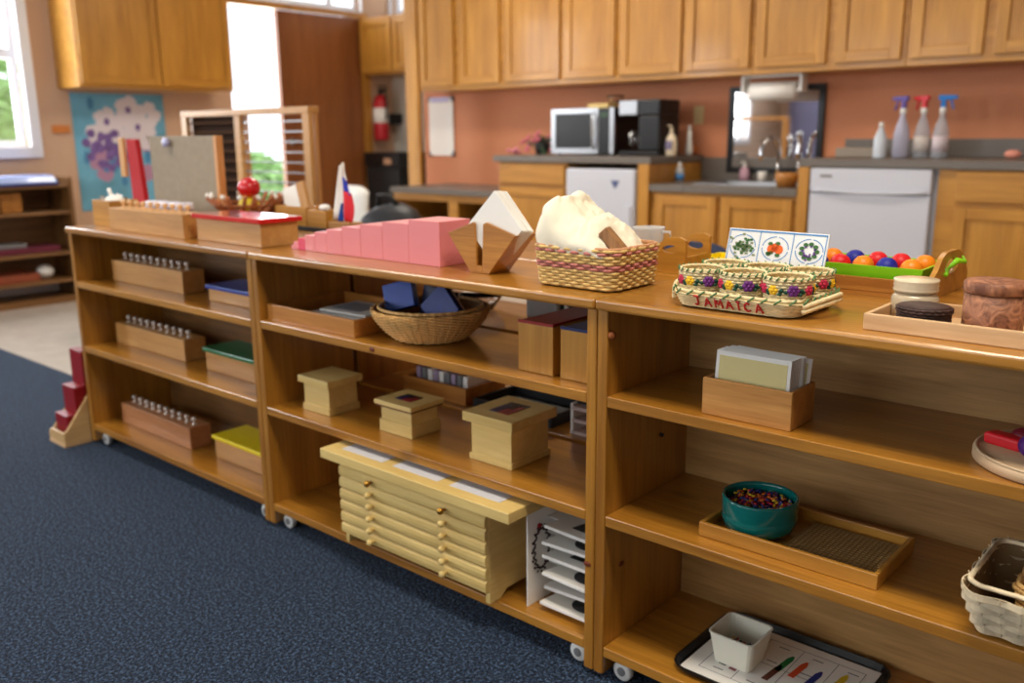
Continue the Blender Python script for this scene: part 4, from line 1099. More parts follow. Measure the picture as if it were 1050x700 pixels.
# fruit card
r = thing('picture_card', 'white tile card with a vine, oranges and grapes in round wreaths', 'card', (-.715, .252, ZT), -.04)
ca = -.26
def card_mb(): mb = MB(); mb.T = rotm('X', ca); return mb
W, H = .099, .112
mb = card_mb(); mb.box(-W, W, 0, .003, 0, H); mb.build('card_sheet', mat('card white', (236, 240, 242), .4), r, bev=.0006)
mb = card_mb()
for k in range(3):
    cx = -W+.033+k*.066; cz = H-.033
    for i in range(36):
        if i % 9 == 8: continue
        a, b = 2*PI*i/36, 2*PI*(i+1)/36
        mb.add([(cx+.0268*math.cos(a), -.0006, cz+.0225*math.sin(a)), (cx+.0268*math.cos(b), -.0006, cz+.0225*math.sin(b)), (cx+.0252*math.cos(b), -.0006, cz+.0211*math.sin(b)), (cx+.0252*math.cos(a), -.0006, cz+.0211*math.sin(a))], [(0, 1, 2, 3)])
for z0, z1 in ((H-.0045, H-.002), (H-.0665, H-.064)): mb.box(-W+.003, W-.003, -.0008, -.0001, z0, z1)
for x_ in (-W+.003, -W+.066, W-.066, W-.004): mb.box(x_-.0006, x_+.0008, -.0008, -.0001, .0, H-.002)
mb.build('blue_border', mat('card blue', (70, 140, 204), .5), r)
def dots(name, m, lst):
    mb = card_mb()
    for x_, z, s, sx in lst:
        mb.add([(x_+s*sx*math.cos(k*PI/5), -.0012, z+s*math.sin(k*PI/5)) for k in range(10)], [tuple(range(10))])
    mb.build(name, m, r)
rn = random.Random(21); c1, c2, c3 = -W+.033, -W+.099, -W+.165; cz = H-.033
lv = [(c1+rn.gauss(0, .010), cz+rn.gauss(0, .008), .0024, 1.4) for _ in range(34)]+[(c2+rn.uniform(-.018, .018), cz+.010*rn.choice((-1, 1.1))+rn.gauss(0, .002), .0034, 1.5) for _ in range(6)]+[(c3+.015*math.cos(a), cz+.013*math.sin(a), .0038, 1.3) for a in [k*.7 for k in range(9)]]
dots('leaves', mat('card green', (60, 110, 50), .5), lv)
dots('vine_shade', mat('card olive', (132, 146, 106), .5), [(c1+rn.gauss(0, .011), cz+rn.gauss(0, .009), .002, 1.8) for _ in range(30)])
dots('orange_fruit', mat('card orange', (240, 104, 24), .5), [(c2-.007, cz-.001, .0085, 1), (c2+.008, cz-.0015, .0085, 1), (c2, cz+.002, .008, 1)])
dots('purple_grapes', mat('card purple', (110, 70, 150), .5), [(c3+.012*math.cos(a), cz+.010*math.sin(a), .0028, 1) for a in [k*.9+.4 for k in range(8)]]+[(c3+rn.gauss(0, .008), cz-.008+rn.gauss(0, .004), .002, 1) for _ in range(8)])

# tray with coloured balls ---------------------------------------------------------
BX0, BX1, BY0, BY1 = -.80, -.45, .318, .535
r = thing('wooden_tray', 'wooden tray with arched handle ends holding the lime green tray', 'tray', ((BX0+BX1)/2, (BY0+BY1)/2, ZT))
hx_, hy_ = (BX1-BX0)/2, (BY1-BY0)/2
MB().box(-hx_+.009, hx_-.009, -hy_, hy_, 0, .007).build('base', M['trayX'], r)
MB().box(-hx_+.009, hx_-.009, -hy_, -hy_+.008, .0072, .032).build('side_panel', M['trayX'], r, bev=.001)
MB().box(-hx_+.009, hx_-.009, hy_-.008, hy_, .0072, .032).build('side_panel', M['trayX'], r, bev=.001)
def arch_panel(x0, x1):
    ow = [(-hy_, 0), (0, 0), (hy_, 0), (hy_, .036), (hy_*.80, .044), (hy_*.52, .070), (hy_*.30, .077), (-hy_*.30, .077), (-hy_*.52, .070), (-hy_*.80, .044), (-hy_, .036)]
    ox, oz, ra, rb = 0, .050, .040, .014
    def hit(a):
        dx, dz = math.cos(a), math.sin(a); best = None
        for i in range(len(ow)):
            (x1_, z1), (x2, z2) = ow[i], ow[(i+1) % len(ow)]
            den = dx*(z2-z1)-dz*(x2-x1_)
            if abs(den) < 1e-12: continue
            t = ((x1_-ox)*(z2-z1)-(z1-oz)*(x2-x1_))/den; s_ = ((x1_-ox)*dz-(z1-oz)*dx)/den
            if t > 0 and -1e-9 <= s_ <= 1+1e-9: best = t if best is None else min(best, t)
        return (ox+dx*best, oz+dz*best)
    K = 60; A = [2*PI*i/K for i in range(K)]
    O = [hit(a) for a in A]; I = [(ox+ra*math.cos(a), oz+rb*math.sin(a)) for a in A]
    mb = MB(); vs = [(x, p[0], p[1]) for x in (x0, x1) for ring in (O, I) for p in ring]; fs = []
    for i in range(K):
        j = (i+1) % K
        fs += [(i, K+i, K+j, j), (2*K+i, 2*K+j, 3*K+j, 3*K+i), (i, j, 2*K+j, 2*K+i), (K+j, K+i, 3*K+i, 3*K+j)]
    mb.add(vs, fs); mb.build('handle_panel', M['oakX'], r)
arch_panel(hx_-.0088, hx_); arch_panel(-hx_, -hx_+.0088)
r = thing('plastic_tray', 'lime green plastic tray inside the wooden tray, under the balls', 'tray', (-.628, .4045, ZT+.0075))
MB().box(-.15, .15, -.064, .064, 0, .004).build('base', M['lime'], r)
mb = MB(); a, b, c, d_ = .150, .064, .158, .073
def ring(p, q, z): return [(-p, -q, z), (p, -q, z), (p, q, z), (-p, q, z)]
mb.add(ring(a, b, .0), []) if False else None
vs = ring(a, b, .0042)+ring(c, d_, .044)+ring(c-.004, d_-.004, .044)+ring(a-.004, b-.004, .0042)
mb.add(vs, [(i, (i+1) % 4, 4+(i+1) % 4, 4+i) for i in range(4)]+[(4+i, 4+(i+1) % 4, 8+(i+1) % 4, 8+i) for i in range(4)]+[(8+i, 8+(i+1) % 4, 12+(i+1) % 4, 12+i) for i in range(4)]+[(i, 12+i, 12+(i+1) % 4, (i+1) % 4) for i in range(4)])
mb.build('rim', M['lime'], r)
cols = {'o': ('orange', M['orange']), 'b': ('blue', mat('ball blue', (24, 34, 150), .5)), 'r': ('red', mat('ball red', (222, 22, 30), .45))}
ball0 = {}
for ri, (row, y, zz) in enumerate((('rrbrobo', .372, .0), ('obobrro', .430, .002))):
    for i, ch in enumerate(row):
        ch = {0: 'rbrorbo', 1: 'obrobro', 2: 'roborro'}[ri][i] if False else row[i]
        x = -.757+i*.0425+(.006 if ri == 1 else 0)
        lab = cols[ch][0]+' ball, '+('first', 'second', 'third', 'fourth', 'fifth', 'sixth', 'seventh')[i]+' from the left in the '+('front', 'back')[ri]+' row of the lime green tray'
        if ch not in ball0:
            o = MB().ball((0, 0, 0), .0192, 0, 1, 1, 1, 18, 12).build('ball', cols[ch][1]); ball0[ch] = o
        else:
            o = ball0[ch].copy(); COL.objects.link(o)
        o.location = (x, y, ZT+.0445+zz); tag(o, lab, 'ball', 'coloured balls in the lime green tray')
o = MB(); o.tube([(0, 0, 0), (.012, .012, .016), (.02, .03, .012), (.012, .045, .02)], [.002, .006, .004, .002], 8); o.tube([(0, 0, 0), (.004, -.02, -.008), (.008, -.035, -.004)], .004, 8)
tag(o.build('ribbon', M['lime'], loc=(-.455, .42, ZT+.044)), 'lime green ribbon looped through the arched tray handle', 'ribbon')
# the lower layer that holds the balls up
o = MB().box(-.145, .145, -.060, .060, 0, .0125).build('red_felt', mat('red felt', (190, 24, 34), .9), loc=(-.628, .4045, ZT+.0116)); tag(o, 'red cloth lining under the coloured balls', 'cloth')

# yellow tray and blue chair seen in the gap behind
open_tray('yellow_tray', 'yellow plastic tray on the back shelf top, left of the picture card', 'tray', (-.93, .545, ZT), .13, .09, .016, M['yellow'], .005)

# right tray on the shelf top -------------------------------------------------
open_tray('wooden_tray', 'long pale wooden tray at the right end of the shelf top', 'tray', (-.255, .108, ZT), .41, .155, .0245, M['pale'], .007, base=.005)
r = thing('glass_jar', 'squat ribbed jar with a cream lid in the long pale tray', 'jar', (-.424, .146, ZT+.0055))
MB().lathe([(.001, 0), (.031, 0), (.034, .004), (.0345, .030), (.029, .039), (.001, .0395)], seg=32).build('glass_body', mat('milky glass', (226, 208, 176), .2, trans=.3, coat=.4), r)
MB().lathe([(.030, .040), (.0325, .041), (.033, .044), (.0315, .047), (.033, .050), (.0315, .053), (.033, .056), (.0325, .059), (.001, .0605)], seg=32).build('lid', mat('cream lid', (222, 204, 172), .35, coat=.3), r)
r = thing('woven_box', 'small round dark brown woven box in the long pale tray', 'box', (-.388, .072, ZT+.0055))
pc = lambda u, t: ((.0355*math.cos(2*PI*u), .0315*math.sin(2*PI*u)), (math.cos(2*PI*u), math.sin(2*PI*u)))
dk = mat('dark brown weave', (62, 40, 34), .5, vary=.3, bscale=90)
mb = MB(); weave(mb, pc, 0, .023, 6, 44, .0008, .0018); shell(mb, pc, 0, .023, .001); mb.build('box_body', dk, r)
pc2 = lambda u, t: ((.0372*math.cos(2*PI*u), .0332*math.sin(2*PI*u)), (math.cos(2*PI*u), math.sin(2*PI*u)))
mb = MB(); weave(mb, pc2, .0235, .0315, 2, 44, .0008, .002)
mb.lathe([(.037, .031), (.034, .0335), (.02, .0355), (.001, .036)], seg=36, sy=.9); mb.lathe([(.0365, .024), (.0372, .031)], seg=36, sy=.9)
mb.build('lid', dk, r)
r = thing('carved_pot', 'carved brown wooden pot with a lid in the long pale tray', 'pot', (-.303, .098, ZT+.0055))
MB().lathe([(.001, 0), (.038, 0), (.0395, .003), (.0395, .056), (.001, .057)], seg=40).build('pot_body', M['carved'], r)
MB().lathe([(.0398, .0575), (.0415, .060), (.0415, .070), (.039, .074), (.001, .0755)], seg=40).build('lid', M['carved'], r)

# middle shelf, upper level ---------------------------------------------------------------
open_tray('wooden_tray', 'brown wooden tray of picture booklets on the upper level of the middle shelf', 'tray', (-1.805, .148, Z1), .35, .255, .042, M['trayX'], .009)
tm = [mat('booklet white', (222, 220, 214), .6), mat('booklet grey', (150, 152, 160), .5), mat('booklet blue', (60, 84, 140), .5)]
for i, (x, y, a, w, d_, lab) in enumerate(((-1.775, .12, .18, .19, .14, 'white booklet at the bottom of the pile in the brown tray'), (-1.755, .125, .30, .18, .14, 'white booklet in the middle of the pile in the brown tray'), (-1.735, .13, .12, .17, .13, 'grey picture booklet on top of the pile in the brown tray'))):
    r = thing('booklet', lab, 'booklet', (x-.035, y+.03, Z1+.012+i*.0085), a*.4, 'booklets in the brown tray')
    MB().box(-w/2, w/2, -d_/2, d_/2, 0, .006).build('pages', tm[0], r, bev=.001)
    MB().box(-w/2+.012, w/2-.05, -d_/2+.02, d_/2-.02, .0061, .0066).build('cover_picture', tm[1 if i == 2 else 2], r)
# wicker bowl
r = thing('wicker_bowl', 'round honey coloured wicker bowl on the middle shelf', 'basket', (-1.497, .143, Z1+.002))
BH = .072
def pb(u, t):
    R = .083+.054*(1-(1-t)**1.7)
    return (R*math.cos(2*PI*u), R*math.sin(2*PI*u)), (math.cos(2*PI*u), math.sin(2*PI*u))
mb = MB(); weave(mb, pb, 0, BH, 22, 44, .0034, .0017, seg=5, stake=1, per=6); mb.build('wicker_weave', [M['wicker'], M['wicker']], r)
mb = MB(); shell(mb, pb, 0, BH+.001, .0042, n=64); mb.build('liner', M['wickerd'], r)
mb = MB(); weave(mb, pb, BH-.001, BH+.006, 1, 90, .001, .0036, hfac=.55); mb.build('rim', M['wicker'], r)
def tilted_box(name, label, cat, loc, rx, ry, rz_, w, d_, h, m, em=None):
    r = thing(name, label, cat, loc, 0, 'blue card boxes in the wicker bowl'); r.rotation_euler = (rx, ry, rz_)
    MB().box(-w/2, w/2, -d_/2, d_/2, 0, h).build('cover', m, r, bev=.001)
    MB().box(-w/2+.002, w/2-.002, d_/2+.0002, d_/2+.008, .002, h-.002).build('page_edge', em or M['paper'], r)
tilted_box('blue_box', 'bright blue card box leaning at the left rim of the wicker bowl', 'box', (-1.568, .118, .640), -.30, -.30, .35, .080, .020, .066, mat('mid blue card', (22, 66, 160), .4))
tilted_box('blue_box', 'navy card box standing cornerwise in the right of the wicker bowl', 'box', (-1.470, .118, .628), -.25, .74, -.1, .082, .018, .082, M['navy'])
tilted_box('blue_box', 'dark blue card box at the back of the wicker bowl', 'box', (-1.500, .165, .622), -.1, .15, .1, .09, .02, .07, mat('dark blue card', (18, 32, 70), .4))
mb = MB(); rn = random.Random(4)
for i in range(16): mb.ball((rn.uniform(-.07, .07), rn.uniform(-.06, .07), .03+rn.random()*.015), .02, 0, 1.2, .9, .7, 10, 7)
o = mb.build('dark_filling', mat('dark green cloth', (34, 40, 34), .9), loc=(-1.497, .143, Z1+.004)); tag(o, 'dark cloth filling at the bottom of the wicker bowl', 'cloth')

# tall boxes with coloured tops
def tall_box(x, label, m):
    r = thing('tall_box', label, 'box', (x, .045, Z1), 0, 'tall wooden boxes on the middle shelf')
    MB().box(0, .089, 0, .205, 0, .098).build('box_body', M['oakZ'], r, bev=.0015)
    MB().box(.004, .085, .004, .201, .0983, .103).build('lid', m, r, bev=.001)
    MB().box(0, .089, 0, .004, .0983, .104).build('lip', m, r)
tall_box(-1.144, 'tall wooden box with a dark red top on the middle shelf', mat('deep red lid', (150, 34, 30), .4))
tall_box(-1.037, 'tall wooden box with a navy top at the right end of the middle shelf', mat('navy lid', (26, 40, 92), .4))
# things standing on the shelf behind, seen through the gap
r = thing('glass_bowl', 'glass bowl on the shelf behind, seen above the wicker bowl', 'bowl', (-1.65, .46, Z1))
MB().lathe([(.03, 0), (.05, .004), (.075, .04), (.082, .06), (.079, .06), (.07, .04), (.045, .008), (.001, .007)], seg=32).build('bowl_body', M['glass'], r)
MB().lathe([(.001, 0), (.03, 0), (.028, -.0)], seg=20).build('foot', M['glass'], r) if False else None
simple_box('white_carton', 'white carton on the shelf behind, seen beyond the red-topped box', 'carton', (-1.43, .50, Z1), .10, .06, .052, M['white'])
r = thing('dark_case', 'dark case with pale clasps on the shelf behind the navy-topped box', 'case', (-1.27, .49, Z1))
MB().box(-.085, .085, -.04, .04, 0, .062).build('case_body', M['blackm'], r, bev=.004)
for x_ in (-.06, 0.0, .05): MB().box(x_-.006, x_+.006, -.044, -.0402, .03, .05).build('clasp', M['paper'], r)

# middle shelf, middle level: three lidded boxes ---------------------------------------
def cube_box(loc, w, d_, h, lt, ov, label, pattern=0, plinth=.018, lidm=None):
    r = thing('lidded_box', label, 'box', loc)
    MB().box(0, w, 0, d_, 0, h-lt).build('box_body', M['creamX'], r, bev=.001)
    MB().box(-.004, w+.004, -.004, d_+.004, 0, plinth).build('plinth', M['creamX'], r, bev=.001)
    lid = MB().box(-ov, w+ov, -ov, d_+ov, h-lt+.0003, h).build('lid', lidm or M['creamX'], r, bev=.0015)
    if pattern:
        cs = [mat('pat navy', (26, 36, 84), .4), mat('pat black', (24, 22, 24), .4), mat('pat red', (150, 40, 44), .4)]
        m_ = .026 if pattern == 1 else .03
        xs = [m_, m_+(w-2*m_)*.42, m_+(w-2*m_)*.7, w-m_]; ys = [m_*.8, m_*.8+(d_-1.6*m_)*.45, m_*.8+(d_-1.6*m_)*.75, d_-m_*.8]
        for ci in range(3):
            mb = MB()
            for i in range(3):
                for j in range(3):
                    k = 0 if (i == 0 and j < 2) else (2 if (i >= 1 and j == 0) or (i == 2 and j == 1) else 1)
                    if k == ci: mb.box(xs[i]+.0006, xs[i+1]-.0006, ys[j]+.0006, ys[j+1]-.0006, h-.001, h+.0012)
            mb.build('inlay', cs[ci], lid)
    return r
cube_box((-1.892, .057, Z2), .103, .092, .093, .018, .011, 'plain cream lidded wooden box, left of three on the middle level')
cube_box((-1.603, .070, Z2), .106, .086, .080, .012, .012, 'small cream wooden box with an inlaid lid, centre of three on the middle level', 1, .030)
MB_ = cube_box((-1.301, .068, Z2), .116, .125, .110, .022, .014, 'larger cream wooden box with a navy, black and red inlaid lid, right of three', 2, .014)
MB().box(-.009, .115, -.009, .095, .0640, .0678).build('lid_band', mat('brown felt band', (104, 48, 28), .6), [o for o in bpy.data.objects if o.name.startswith('lidded_box') and o.get('label', '').startswith('small cream')][0])
# behind: trays of cards
open_tray('wooden_tray', 'wooden tray of upright cards on the shelf behind, between the lidded boxes', 'tray', (-1.70, .42, Z2), .24, .16, .045, M['trayX'], .009)
for i in range(9):
    x_ = -1.79+i*.0225
    o = MB().box(-.0085, .0085, -.05, .05, 0, .06).build('card_strip', (M['paper'], M['grey'])[i % 2] if i % 3 else mat('lilac card', (170, 150, 176), .6), loc=(x_, .42, Z2+.007), bev=.001)
    tag(o, 'pale upright card packed in the wooden tray behind the lidded boxes', 'card', 'upright cards in the tray behind the lidded boxes')
open_tray('black_tray', 'dark tray on the shelf behind the inlaid box', 'tray', (-1.42, .42, Z2), .26, .17, .03, M['blackm'], .008)
r = thing('white_rack', 'white and pinkish slatted rack on the shelf behind the large inlaid box', 'rack', (-1.13, .42, Z2))
for z in (0, .03, .06): MB().box(-.10, .10, -.08, .08, z, z+.008).build('slat_shelf', mat('pinkish white', (216, 196, 190), .5), r)
for x_ in (-.104, .0965): MB().box(x_, x_+.0075, -.08, .08, 0, .075).build('side_panel', M['paper'], r)
simple_box('dark_case', 'flat dark box lying on top of the slatted rack behind', 'case', (-1.14, .40, Z2+.0755), .16, .11, .018, M['blackm'])

# flat drawer cabinet -------------------------------------------------------------------
r = thing('drawer_cabinet', 'cream wooden cabinet of six flat drawers on the bottom of the middle shelf', 'cabinet', (-1.41, -.020, Z3))
HWc = .238
MB().prism([(0, 0), (.035, 0), (.055, .016), (.225, .016), (.24, 0), (.262, 0), (.262, .213), (0, .213)], 'x', HWc-.012, HWc).build('side_panel', M['creamY'], r, bev=.001)
MB().prism([(0, 0), (.035, 0), (.055, .016), (.225, .016), (.24, 0), (.262, 0), (.262, .213), (0, .213)], 'x', -HWc, -HWc+.012).build('side_panel', M['creamY'], r, bev=.001)
MB().box(-HWc+.0122, HWc-.0122, .006, .260, .017, .026).build('bottom_board', M['creamX'], r)
MB().box(-HWc+.0122, HWc-.0122, .252, .262, .027, .212).build('back_panel', M['creamX'], r)
MB().box(-HWc+.0122, HWc-.0122, .004, .2518, .204, .2128).build('top_board', M['creamX'], r)
for i in range(6):
    z0 = .028+i*.0293
    mb = MB(); N = 6
    prof = [(-.008, z0+.0005), (-.0125, z0+.004), (-.0135, z0+.0135), (-.0125, z0+.0235), (-.008, z0+.028), (.002, z0+.028), (.002, z0+.0005)]
    mb.prism(prof, 'x', -HWc+.0006, HWc-.0006)
    o = mb.build('drawer', M['creamX'], r)
    for kx in (-.118, .122):
        MB().lathe([(.004, 0), (.0035, -.006), (.0075, -.010), (.008, -.014), (.005, -.018), (.001, -.0185)], (kx, -.0142, z0+.0135), 14, axis='y').build('knob', M['creamZ'] if i < 5 else M['brass'], o)
r = thing('frame_tray', 'cream wooden tray with three white squares lying on the drawer cabinet', 'tray', (-1.395, -.048, Z3+.2135))
HT = .302
MB().box(-HT, HT, 0, .205, 0, .024).build('tray_body', M['creamX'], r, bev=.002)
for k in range(3):
    x0 = -HT+.047+k*.181
    MB().box(x0, x0+.145, .030, .175, .0242, .0252).build('white_square', mat('white inset', (214, 216, 222), .4), r)
# card rack with scroll pattern -----------------------------------------------------------
r = thing('card_rack', 'white upright panel with a dark scroll ring, right of the drawer cabinet', 'rack', (-1.105, .0, Z3))
MB().box(-.003, 0, .025, .17, 0, .232).build('panel', M['paper'], r)
mb = MB()
for k in range(16):
    a = 2*PI*k/16; q = [(.001+.0, .068+.024*math.cos(a+t*.5)+.005*math.sin(t*6), .118+.045*math.sin(a+t*.5)) for t in [i/6 for i in range(5)]]
    mb.tube(q, .0022, 5)
    mb.ball((.002, .068+.030*math.cos(a), .118+.053*math.sin(a)), .0028, 0, 1, 1, 1, 6, 5)
mb.build('scroll_ring', mat('dark brown ink', (58, 34, 34), .5), r)
MB().ball((.003, .060, .172), .006, 0, .5, 1, 1, 8, 6).build('red_dot', mat('red dot', (170, 30, 40), .5), r)
MB().box(.0, .158, .168, .171, 0, .232).build('back_panel', M['paper'], r)
MB().box(.155, .158, .045, .168, 0, .232).build('side_panel', M['paper'], r)
for i in range(6):
    z = .014+i*.034; y = .03+(.008 if i % 2 else 0)
    r2 = thing('form_card', ('lowest', 'second lowest', 'third lowest', 'third highest', 'second highest', 'highest')[i]+' white card with a dark shape in the white rack', 'card', (-1.078+(.006 if i % 3 else 0), y, Z3+z), (.0, .06, -.05)[i % 3], 'white cards in the rack')
    r2.rotation_euler = (-.10, .0, r2.rotation_euler[2])
    MB().box(0, .128, 0, .125, 0, .007).build('card_sheet', M['paper'], r2, bev=.001)
    mb = MB()
    if i % 2 == 0: mb.lathe([(.036, .0), (.036, .0015), (.001, .0016)], (.088, .055, .0071), 24)
    else: mb.box(.05, .12, .03, .1, .0071, .0085)
    mb.build('dark_shape', M['blackm'], r2)
    MB().box(.001, .154, .09, .167, z-.002, z-.0005).build('ledge', M['paper'], r)

# right shelf, upper level ------------------------------------------------------------------
open_tray('card_box', 'bamboo card box holding white cards on the right shelf', 'box', (-.635, .065, Z1), .158, .09, .064, M['bamboo'], .006)
for i in range(9):
    r = thing('flash_card', 'white card with a pale yellow face standing in the bamboo card box' if i < 8 else 'white card standing slightly crooked at the back of the card box', 'card', (-.703+(.004 if i > 5 else .0)+(.006 if i == 8 else 0), .036+i*.0062, Z1+.0065), 0, 'cards in the bamboo box' if i < 8 else None)
    r.rotation_euler = (-.10, .0 if i < 8 else .03, 0)
    MB().box(0, .132, 0, .002, 0, .102).build('card_sheet', M['paper'], r)
    MB().box(.006, .126, -.0006, -.0001, .006, .094).build('card_face', mat('pale yellow card', (226, 212, 150), .7), r)
r = thing('round_board', 'round pale wooden board with play fruit on the right shelf', 'board', (-.200, .118, Z1))
MB().lathe([(.001, 0), (.108, 0), (.112, .003), (.112, .014), (.109, .017), (.001, .017)], seg=64).build('disc', mat('pale maple', (206, 176, 140), .5, vary=.06, bscale=14), r)
MB().lathe([(.104, .0168), (.106, .019), (.109, .019), (.111, .0168)], seg=64).build('rim', mat('pale maple rim', (214, 186, 150), .5), r)
o = MB().prism([(-.03, -.012), (.026, -.014), (.034, .004), (.02, .016), (-.026, .012)], 'z', 0, .018).build('play_fruit', mat('red felt fruit', (216, 24, 36), .5), loc=(-.268, .108, Z1+.0175), rz=-.3, bev=.005, bseg=3); tag(o, 'flat red play fruit slice on the round pale board', 'toy food')
o = MB().ball((0, 0, .019), .021, 0, 1.2, 1, .9).build('play_fruit', M['purple'], loc=(-.222, .070, Z1+.0175)); tag(o, 'purple play fruit on the round pale board', 'toy food')
o = MB().ball((0, 0, .019), .020, 0, 1.1, 1, .9).build('play_fruit', mat('olive fruit', (168, 150, 40), .5), loc=(-.222, .172, Z1+.0175)); tag(o, 'yellow green play fruit at the back of the round pale board', 'toy food')
o = MB().ball((0, 0, .015), .02, 0, 1.4, 1, .7).build('play_fruit', mat('dark red fruit', (110, 24, 40), .5), loc=(-.240, .125, Z1+.0175)); tag(o, 'dark red play fruit behind the red slice on the round board', 'toy food')

# right shelf, middle level ------------------------------------------------------------------
open_tray('wooden_tray', 'honey wooden tray with the teal bowl on the right shelf', 'tray', (-.565, .129, Z2), .312, .178, .026, M['oakX'], .008, base=.006)
mb = MB(); mb.box(-.0775, .0775, -.069, .069, 0, .006)
for k in range(17):
    mb.box(-.0765, .0765, -.066+k*.00825-.0008, -.066+k*.00825+.0008, .006, .0068, 1)
for k in range(19):
    mb.box(-.074+k*.00822-.0008, -.074+k*.00822+.0008, -.068, .068, .006, .0068, 1)
o = mb.build('cork_mat', [M['cork'], mat('cork ridge', (150, 118, 70), .9)], loc=(-.4985, .129, Z2+.0065)); tag(o, 'square tan ridged mat in the honey wooden tray', 'mat')
r = thing('ceramic_bowl', 'teal glazed bowl of small beads on the right shelf', 'bowl', (-.6445, .118, Z2+.0065))
MB().lathe([(.001, 0), (.048, 0), (.053, .002), (.0615, .012), (.0650, .024), (.0655, .030), (.0645, .032), (.0650, .035), (.0658, .062), (.0650, .0655), (.0615, .0652), (.0605, .060), (.0600, .030), (.055, .014), (.045, .009), (.001, .007)], seg=64).build('bowl_body', M['teal'], r)
mb = MB(); rn = random.Random(8)
for i in range(420):
    a = rn.random()*2*PI; q = math.sqrt(rn.random())*.054
    p = Vector((q*math.cos(a), q*math.sin(a), .046+rn.random()*.010-.05*q*q*30*.02))
    dvec = Vector((rn.uniform(-1, 1), rn.uniform(-1, 1), rn.uniform(-.4, .4))).normalized()*.0042
    mb.tube([p-dvec, p+dvec], .0019, 6, rn.randrange(5))
mb.lathe([(.001, .040), (.059, .044)], seg=32, mi=4)
o = mb.build('beads', [mat('bead red', (196, 40, 50), .3), mat('bead yellow', (226, 190, 50), .3), mat('bead blue', (40, 60, 140), .3), mat('bead orange', (214, 110, 40), .3), mat('bead violet', (90, 40, 80), .3)], loc=(-.6445, .118, Z2+.0065))
tag(o, 'small multicoloured beads filling the teal bowl', 'beads', kind='stuff')
# pale basket with inner basket
r = thing('woven_basket', 'pale rectangular chip basket at the right edge of the right shelf', 'basket', (-.151, .080, Z2+.002))
pk = lambda u, t: rrect(.115+.016*t, .066+.048*t, .018+.01*t, u)
mb = MB(); weave(mb, pk, 0, .078, 7, 34, .0024, .0012, hfac=.60, seg=4, stake=1, per=4); mb.build('chip_weave', [M['chip'], M['chip']], r)
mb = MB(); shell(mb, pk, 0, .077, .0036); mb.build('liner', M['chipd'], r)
mb = MB(); weave(mb, pk, .076, .084, 1, 60, .0004, .0042, hfac=.45); mb.build('rim', M['chip'], r)
r = thing('small_basket', 'small brown basket inside the pale chip basket', 'basket', (-.138, .085, Z2+.006))
pk2 = path_rr(.076, .045, .014, .012)
mb = MB(); weave(mb, pk2, 0, .066, 9, 30, .0018, .002, stake=1); mb.build('wicker_weave', [M['wicker'], M['wicker']], r)
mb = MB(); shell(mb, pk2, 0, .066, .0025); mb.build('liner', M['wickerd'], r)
mb = MB(); weave(mb, pk2, .064, .072, 1, 44, .0012, .0038, hfac=.45); mb.build('rim', M['wicker'], r)

# right shelf, bottom level ----------------------------------------------------------------------
r = thing('black_tray', 'black rimmed tray with rounded corners on the bottom of the right shelf', 'tray', (-.598, .145, Z3))
mb = MB()
def rr_ring(hx_, hy_, rr, z, n=64): return [(*rrect(hx_, hy_, rr, k/n)[0], z) for k in range(n)]
rings = [rr_ring(.157, .117, .03, .0), rr_ring(.166, .126, .036, .011), rr_ring(.166, .126, .036, .0135), rr_ring(.1625, .1225, .034, .0135), rr_ring(.156, .116, .03, .003)]
vs = [p for q in rings for p in q]; n = 64
mb.add(vs, [(i*n+k, i*n+(k+1) % n, (i+1)*n+(k+1) % n, (i+1)*n+k) for i in range(4) for k in range(n)]+[tuple(range(n))[::-1], tuple(4*n+k for k in range(n))], 0, False)
mb.build('tray_body', M['black'], r)
r = thing('picture_sheet', 'white printed sheet of crayon pictures lying in the black tray', 'paper', (-.600, .145, Z3+.0032))
MB().box(-.147, .148, -.108, .108, 0, .0009).build('sheet', M['paper'], r)
mb = MB()
for x_ in (-.12, -.055, .012, .078, .128): mb.box(x_-.0005, x_+.0005, -.085, .085, .001, .0012)
for y_ in (-.085, .0, .085): mb.box(-.12, .128, y_-.0005, y_+.0005, .001, .0012)
for i in range(4):
    for y_ in (-.07, .014, .07):
        mb.box(-.098+i*.066, -.078+i*.066, y_-.0012, y_+.0012, .001, .0012)
mb.build('printed_lines', mat('grey ink', (110, 110, 120), .7), r)
crs = [((-.088, -.045), (64, 70, 60)), ((-.066, -.050), (150, 90, 96)), ((-.005, -.018), (110, 62, 40)), ((.000, .022), (30, 130, 70)), ((.028, .020), (226, 84, 40)), ((.060, .008), (40, 50, 130)), ((.100, .028), (220, 190, 40)), ((.05, -.05), (40, 60, 150)), ((.1, -.05), (180, 40, 50))]
for (x_, y_), c_ in crs:
    mb = MB(); small = y_ < -.04 and x_ < 0
    mb.T = tr(x_, y_, .001) @ rotm('Z', -.10)
    if small: mb.box(-.007, .007, -.009, .009, 0, .0004)
    else: mb.prism([(-.006, -.030), (.006, -.030), (.006, .020), (.002, .033), (-.002, .033), (-.006, .020)], 'z', 0, .0004)
    mb.build('crayon_picture', mat('print %d %d %d' % c_, c_, .7), r)
r = thing('plastic_cup', 'square white plastic cup holding crayon bits in the black tray', 'cup', (-.672, .128, Z3+.0042))
mb = MB(); rg = [(.034, .008, 0), (.036, .009, .002), (.0445, .010, .060), (.0462, .011, .0605), (.0462, .011, .063), (.0425, .009, .063), (.034, .008, .004)]
vs = [q for (h_, r_, z_) in rg for q in rr_ring(h_, h_, r_, z_, 48)]
mb.add(vs, [(j*48+i, j*48+(i+1) % 48, (j+1)*48+(i+1) % 48, (j+1)*48+i) for j in range(6) for i in range(48)]+[tuple(range(48))[::-1], tuple(6*48+k for k in range(48))])
